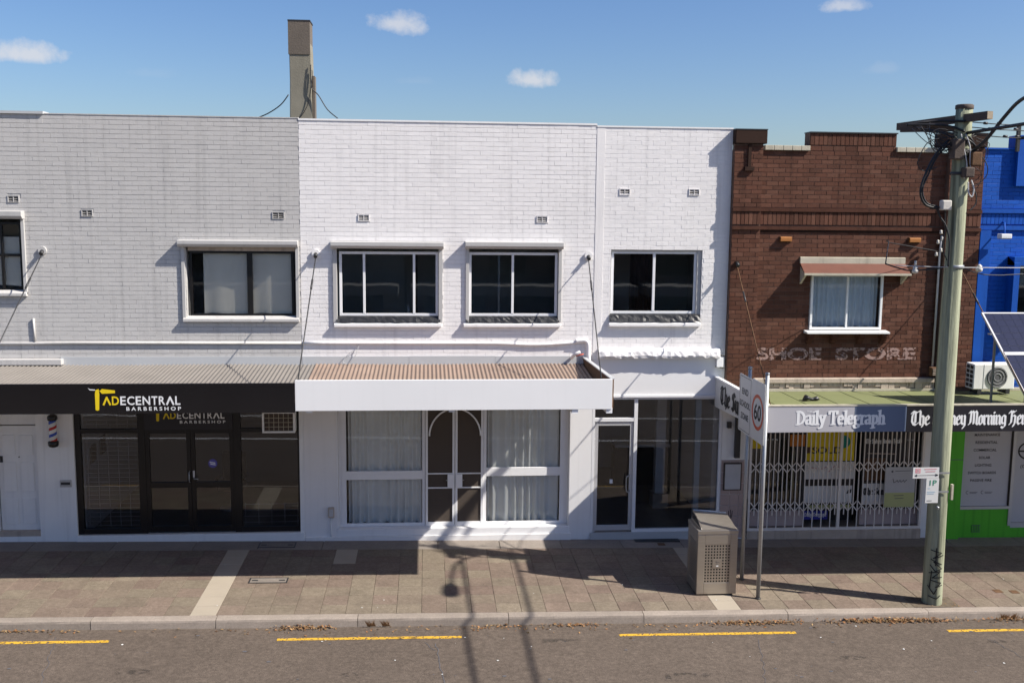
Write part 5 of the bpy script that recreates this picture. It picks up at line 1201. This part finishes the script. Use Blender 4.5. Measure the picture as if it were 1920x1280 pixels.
# street lamp on its outreach arm, over the road
MB().tube([(8.68, -3.5, 7.42), (8.76, -3.75, 7.60), (8.88, -4.05, 7.95), (8.91, -4.35, 8.14), (8.90, -4.8, 8.22), (8.88, -5.45, 8.25)], .028, 10, 5).build('lamp_arm', 'dark_metal', up_)
lh = MB(); lh.sm = True; n = 12; prof = [(-5.40, .03, .03), (-5.48, .09, .06), (-5.62, .14, .08), (-5.85, .15, .085), (-6.0, .12, .07), (-6.06, .05, .03)]
for y, rx, rz in prof:
    for j in range(n): q = 2*math.pi*j/n; lh.v.append((8.88+rx*math.cos(q), y, 8.26+rz*math.sin(q)*(1 if math.sin(q) > 0 else .7)))
for k in range(len(prof)-1):
    for j in range(n): lh.f.append((k*n+j, k*n+(j+1) % n, (k+1)*n+(j+1) % n, (k+1)*n+j))
lh.f += [tuple(range(n)), tuple((len(prof)-1)*n+j for j in range(n))]; lh.build('lamp_head', 'galvanised', up_)
# strain arms to the right with insulators
for (z, y, x1) in ((7.92, -3.30, 9.6), (7.82, -3.45, 9.6), (7.70, -3.5, 9.55)):
    MB().tube([(8.66, y, z), (9.1, y-.02, z-.03), (x1, y-.05, z-.05)], .008, 6).build('strain_rod', 'cable', up_)
    for x in (8.95, 9.18, 9.38):
        if (x*10+z*7) % 3 < 2: MB().tube([(x, y-.02, z-.02), (x+.06, y-.02, z-.022)], .022, 8).build('strain_insulator', 'dark_metal', up_)
MB().bar((9.50, -3.40, 7.90), (9.50, -3.40, 7.45), .05, .05).build('strain_hanger', 'dark_metal', up_)
# graffiti on the foot, facing the road and the corner
def onpole(u, v, d=0): a = -math.pi/2-.25+u/.16; r = .176+d; return (PX+r*math.cos(a), PY+r*math.sin(a), v)
tags = [[(-.10, .86), (.06, .82), (-.06, .72), (.09, .78)], [(-.09, .70), (.07, .62), (-.05, .66), (.06, .56)], [(-.10, .60), (-.02, .50), (.08, .55)], [(-.11, .46), (.06, .50), (-.06, .38), (.09, .40)], [(-.08, .34), (.08, .30), (.0, .22), (.10, .26)], [(-.12, .24), (-.02, .10), (.02, .20)], [(-.10, .06), (.02, .02), (.08, .08)], [(-.02, .9), (-.02, .60)], [(.04, .52), (.05, .25)], [(-.07, .50), (-.09, .20)]]
bb = MB()
for l_ in tags:
    for p, q in zip(l_, l_[1:]):
        for k in range(4):
            s0 = Vector(p).lerp(Vector(q), k/4); s1 = Vector(p).lerp(Vector(q), (k+1)/4); d_ = (s1-s0).normalized()*.008; s = Vector((-d_.y, d_.x))
            bb.poly([onpole(*(s0-d_*.6-s)), onpole(*(s1+d_*.6-s), .0003), onpole(*(s1+d_*.6+s), .0003), onpole(*(s0-d_*.6+s))])
bb.build('graffiti', 'graffiti', up_)
MB().tube([(8.44, -3.585, 1.62), (8.46, -3.62, 1.60)], .02, 8).build('bolt', 'galvanised', up_)
box('reflector', 'cream_paint', up_, 8.70, 8.735, -3.55, -3.50, 1.72, 1.98)
# parking plates on the pole
pk = thing('parking_sign', 'white parking sign plates with green and red marks on utility pole', 'sign', (8.28, -3.60, 1.69))
q1 = box('plate', 'sign_plate', pk, 7.98, 8.43, -3.612, -3.606, 2.11, 2.295, .002); q2 = box('plate', 'sign_plate', pk, 8.22, 8.44, -3.611, -3.605, 1.69, 2.108, .002); box('strap', 'galvanised', pk, 8.36, 8.62, -3.604, -3.598, 1.86, 1.89); box('strap', 'galvanised', pk, 8.36, 8.62, -3.604, -3.598, 2.18, 2.21)
fr = frame_xy(-3.612); box('symbol_field', 'sign_pink', q1, 8.02, 8.11, -3.6135, -3.612, 2.20, 2.28); strokes([[(8.05, 2.22), (8.08, 2.22), (8.08, 2.26), (8.05, 2.26)]], .008, 'sign_plate', q1, frame_xy(-3.6137)); strokes([[(8.18, 2.265), (8.38, 2.268)]], .014, 'sign_pink', q1, fr); strokes([[(8.20, 2.225), (8.36, 2.228)]], .014, 'sign_pink', q1, fr)
strokes([[(8.03, 2.16), (8.40, 2.165)]], .006, 'lettering_black', q1, fr, 'arrow'); strokes([[(8.05, 2.175), (8.02, 2.16), (8.05, 2.145)], [(8.37, 2.18), (8.41, 2.165), (8.37, 2.15)]], .012, 'lettering_black', q1, fr, 'arrow')
fr = frame_xy(-3.611); text('1P', 'sign_green', q2, (8.28, 8.40, 1.99, 2.08), fr, bold=.01); strokes([[(8.26, 1.94), (8.29, 1.94)], [(8.25, 1.88), (8.38, 1.88)], [(8.25, 1.85), (8.36, 1.85)]], .014, 'pale_blue', q2, fr, 'print'); strokes([[(8.25, 1.73), (8.33, 1.73)]], .01, 'lettering_grey', q2, fr, 'print')
# overhead cables across the road to the far side, and the service wires
c1 = MB().tube([(8.56, -3.45, 7.72), (8.66, -6.0, 7.76), (8.85, -9, 7.82), (9.6, -17, 8.3), (10.2, -24, 8.9)], .027, 8, 6).build('overhead_cable', 'cable'); tag(c1, 'thick black overhead cable from the pole top across the road', 'cable', 'cables across the road')
c2 = MB().tube([(9.50, -3.45, 7.66), (9.58, -6.0, 7.70), (9.70, -9, 7.80), (10.3, -17, 8.3), (10.9, -24, 8.9)], .027, 8, 6).build('overhead_cable', 'cable'); tag(c2, 'thick black overhead cable from the strain rods across the road', 'cable', 'cables across the road')
w1 = thing('service_wire', 'thin pale service wire between brick wall and blue shop', 'wire', (9.5, -2.0, 5.5))
MB().tube([(7.62, -3.3, 5.60), (8.3, -3.45, 5.585), (8.9, -3.45, 5.58), (10.8, -3.3, 5.575), (11.6, -3.2, 5.57)], .007, 6, 4).build('span', 'pale_wire', w1)
MB().tube([(8.70, -3.45, 5.57), (9.0, -3.4, 5.48), (9.35, -3.3, 5.45), (9.8, -3.2, 5.46), (11.6, -3.0, 5.55)], .009, 6, 4).build('drop_cable', 'cable', w1)
MB().tube([(7.5, -3.2, 5.62), (7.7, -3.3, 5.55), (7.85, -3.35, 5.52), (8.1, -3.4, 5.54), (8.35, -3.45, 5.57)], .012, 6, 4).build('drop_cable', 'cable', w1)
for x, z in ((7.93, 5.47), (9.02, 5.50)): MB().lathe((x, -3.36, z), [(.015, 0), (.05, .02), (.055, .06), (.03, .075), (.045, .10), (.012, .13)], 12).build('insulator', 'porcelain', w1)
MB().tube([(7.93, -3.36, 5.58), (7.93, -3.36, 5.68)], .02, 8).build('clamp', 'porcelain', w1)
for i, pts in enumerate((((7.62, -3.3, 5.60), (6.6, -1.6, 5.75), (5.99, -.14, 5.46)),)):
    pass
o = MB().tube([(7.5, -3.2, 5.62), (8.0, -2.2, 5.95), (8.6, -1.0, 5.9), (9.95, -.16, 5.72)], .010, 6, 6).build('lead_in_cable', 'cable'); tag(o, 'black lead-in cable running to the fuses on the brick pier', 'cable')

# school zone / speed sign on two posts, plates facing along the street
sgn = thing('speed_sign', 'end school zone and 60 speed plates on two grey steel posts', 'sign', (5.55, -2.7, gz(5.55)))
for y, h in ((-3.18, 3.80), (-2.28, 3.76)):
    MB().tube([(5.60, y, gz(5.6)-.05), (5.60, y, h)], .034, 16).build('post', 'galvanised', sgn); MB().lathe((5.60, y, h), [(.037, -.02), (.037, .01), (.02, .02)], 14).build('post_cap', 'galvanised', sgn)
    MB().lathe((5.60, y, gz(5.6)), [(.05, 0), (.05, .012), (.036, .02)], 14).build('post_collar', 'dark_metal', sgn)
def rplate(name, u0, u1, z0, z1, x, mat, parent, r=.04, t=.004):
    pts = []
    for (cu_, cz, a0) in ((u1-r, z1-r, 0), (u0+r, z1-r, 90), (u0+r, z0+r, 180), (u1-r, z0+r, 270)):
        for k in range(5): q = R(a0+k*22.5); pts.append((-(cu_+r*math.cos(q)), cz+r*math.sin(q)))
    return MB().prism(pts, 'x', x, x+t).build(name, mat, parent)
pa = rplate('plate', 1.86, 2.545, 2.585, 3.605, 5.556, 'sign_plate', sgn); pb = rplate('plate', 2.55, 3.235, 2.59, 3.625, 5.556, 'sign_plate', sgn)
fs = frame_side(5.556)
strokes([[(1.90, 2.62), (2.505, 2.62), (2.505, 3.57), (1.90, 3.57), (1.90, 2.62)]], .009, 'lettering_black', pa, fs, 'border')
text('END', 'lettering_black', pa, (2.03, 2.37, 3.26, 3.37), fs, bold=.012); text('SCHOOL', 'lettering_black', pa, (1.93, 2.48, 3.04, 3.15), fs, bold=.012); text('ZONE', 'lettering_black', pa, (2.0, 2.41, 2.82, 2.93), fs, bold=.012)
ring = MB(); cu_, cz = 2.89, 3.09
for k in range(40):
    q0, q1 = 2*math.pi*k/40, 2*math.pi*(k+1)/40
    ring.poly([fs(cu_+r*math.cos(q), cz+r*math.sin(q), .002) for r, q in ((.305, q0), (.305, q1), (.245, q1), (.245, q0))])
ring.build('speed_ring', 'sign_red', pb); text('60', 'lettering_black', pb, (2.71, 3.07, 2.95, 3.23), fs, bold=.02)
for z in (2.8, 3.4): box('bracket', 'galvanised', sgn, 5.561, 5.575, -3.2, -1.95, z, z+.03)

# litter bin
bn = thing('litter_bin', 'stainless steel litter bin enclosure with perforated panel and curved hood', 'bin', (4.92, -2.72, gz(4.92)))
gx = gz(4.92); x0, x1, y0, y1 = 4.57, 5.26, -3.03, -2.40; zb, zt = gx+.03, 1.02
b = MB(); cs = .0
# front face with a window for the perforated panel
b.box(x0, x0+.12, y0, y0+.02, zb, zt).box(x1-.12, x1, y0, y0+.02, zb, zt).box(x0+.12, x1-.12, y0, y0+.02, zb, .17).box(x0+.12, x1-.12, y0, y0+.02, .84, zt)
b.box(x1-.02, x1, y0+.02, y1, zb, zt).box(x0, x0+.02, y0+.02, y0+.10, zb, zt).box(x0, x0+.02, y1-.10, y1, zb, zt).box(x0, x0+.02, y0+.10, y1-.10, zb, .14).box(x0, x0+.02, y0+.10, y1-.10, .86, zt).box(x0, x1, y1, y1+.02, zb, zt)
b.build('cabinet', 'steel', bn, bevel=.006)
def perf(u0, u1, z0, z1, nu, nz, mk, gap=.55, skip=lambda i, j: False):
    b = MB(); pu, pz = (u1-u0)/nu, (z1-z0)/nz
    for j in range(nz+1):
        za = z0+j*pz-(pz*(1-gap)/2 if j else 0); zc = z0+j*pz+(pz*(1-gap)/2 if j < nz else 0); mk(b, u0, u1, za, zc)
    for j in range(nz):
        for i in range(nu+1): 
            ua = u0+i*pu-(pu*(1-gap)/2 if i else 0); uc = u0+i*pu+(pu*(1-gap)/2 if i < nu else 0); mk(b, ua, uc, z0+j*pz+pz*(1-gap)/2, z0+(j+1)*pz-pz*(1-gap)/2)
    return b
pf = perf(x0+.12, x1-.12, .17, .84, 9, 13, lambda b, u0, u1, z0, z1: b.box(u0, u1, y0+.004, y0+.008, z0, z1)).build('perforated_panel', 'steel', bn)
pl = box('badge_plate', 'steel', bn, x0+.265, x0+.425, y0-.002, y0+.003, .43, .58); strokes([[(x0+.31, .545), (x0+.33, .525), (x0+.37, .53), (x0+.385, .52)], [(x0+.335, .555), (x0+.335, .52)], [(x0+.32, .50), (x0+.36, .495)]], .007, 'lettering_grey', pl, frame_xy(y0-.002), 'emblem')
strokes([[(x0+.335, .465), (x0+.36, .468)]], .02, 'poster_white', pl, frame_xy(y0-.002), 'emblem')
perf(-(y1-.10), -(y0+.10), .14, .86, 12, 20, lambda b, u0, u1, z0, z1: b.box(x0+.004, x0+.008, -u1, -u0, z0, z1), .5).build('perforated_panel', 'steel', bn)
box('liner', 'black_frame', bn, x0+.06, x1-.06, y0+.06, y1-.06, zb+.01, .98)
box('plinth', 'dark_metal', bn, x0+.05, x1-.05, y0+.05, y1-.03, gx-.01, zb)
box('rim', 'steel', bn, x0-.008, x1+.008, y0-.008, y1+.028, zt+.001, zt+.075, .008)
# curved hood open at the kerb-parallel left end
pr = [(x0+.02, 1.30), (x0+.20, 1.305), (x0+.42, 1.275), (x1-.02, 1.14), (x1+.005, 1.098)]
b = MB(); k = len(pr)
top = [(x0+.0, 1.098), (x0+.03, 1.20), (x0+.08, 1.275), (x0+.16, 1.30), (x0+.30, 1.295), (x0+.5, 1.22), (x1-.02, 1.13), (x1, 1.098)]
hood = MB(); n = 10
for i in range(n+1):
    y = y0+(y1+.02-y0)*i/n; s_ = math.sin(math.pi*min(1, (.04+i/n*1.0))*.5)      # rises from the front to the back
    for x, z in ((x0+.05, 0), (x0+.08, 1), (x1-.03, .62), (x1, .0)):
        hood.v.append((x, y, 1.098+(.15*s_)*z))
for i in range(n):
    for j in range(3): hood.f.append((i*4+j, i*4+j+1, (i+1)*4+j+1, (i+1)*4+j))
hood.f.append(tuple(n*4+j for j in range(4))); hood.f.append((3, 2, 1, 0)); hood.build('hood', 'steel', bn)
MB().prism([(y0+.02, 1.10), (y0+.12, 1.145), (y0+.30, 1.20), (y1-.02, 1.225), (y1-.02, 1.10)], 'x', x0+.055, x0+.062).build('mouth', 'black_frame', bn)
MB().tube([(x0+.06, y0+.01, 1.10), (x0+.06, y0+.13, 1.16), (x0+.065, y0+.32, 1.215), (x0+.07, y1, 1.245)], .012, 6, 4).build('mouth_rim', 'steel', bn)
MB().tube([(x0+.08, y1+.015, 1.252), (x0+.35, y1+.018, 1.232), (x1-.03, y1+.018, 1.195)], .018, 6).build('back_rail', 'lead_flashing', bn)

# ------------------------------------------------------------------ the far side of the street (behind the camera, seen in reflections)
for i, (xa, xb, h, m) in enumerate(((-26, -12, 5.2, 'opposite_brick'), (-11.9, -1, 4.9, 'opposite_render'), (-.9, 9, 5.6, 'opposite_brick'), (9.1, 22, 4.9, 'opposite_brick'), (22.1, 34, 5.4, 'opposite_render'))):
    lb = ('red brick shop across the road, farthest on its row towards the barbershop side', 'grey rendered low shop across the road opposite the barbershop', 'red brick shop across the road opposite the white shop', 'low red brick shop across the road opposite the newsagency', 'grey rendered shop across the road beyond the low brick one')[i]
    o = thing('opposite_shop', lb, 'building', ((xa+xb)/2, -25.0, gz((xa+xb)/2)), 'shops across the road')
    hs_ = [(xa+1+k*2.6, xa+2.6+k*2.6, 3.6, 4.5) for k in range(int((xb-xa-1)/2.6))]; sh = [(xa+.8+k*3.3, xa+3.4+k*3.3, .5, 2.7) for k in range(int((xb-xa-.8)/3.3))]
    w_ = wall_panel('wall', m, o, xa, xb, -1, h, -25.0, -24.7, hs_+sh); box('body', m, o, xa, xb, -33, -25.5, -1, h-.3)
    for q in hs_+sh: wn = box('window', 'black_gloss', o, q[0], q[1], -24.95, -24.9, q[2], q[3])
    box('awning', 'opposite_render', o, xa+.2, xb-.2, -24.69, -22.4, 2.9, 3.3)
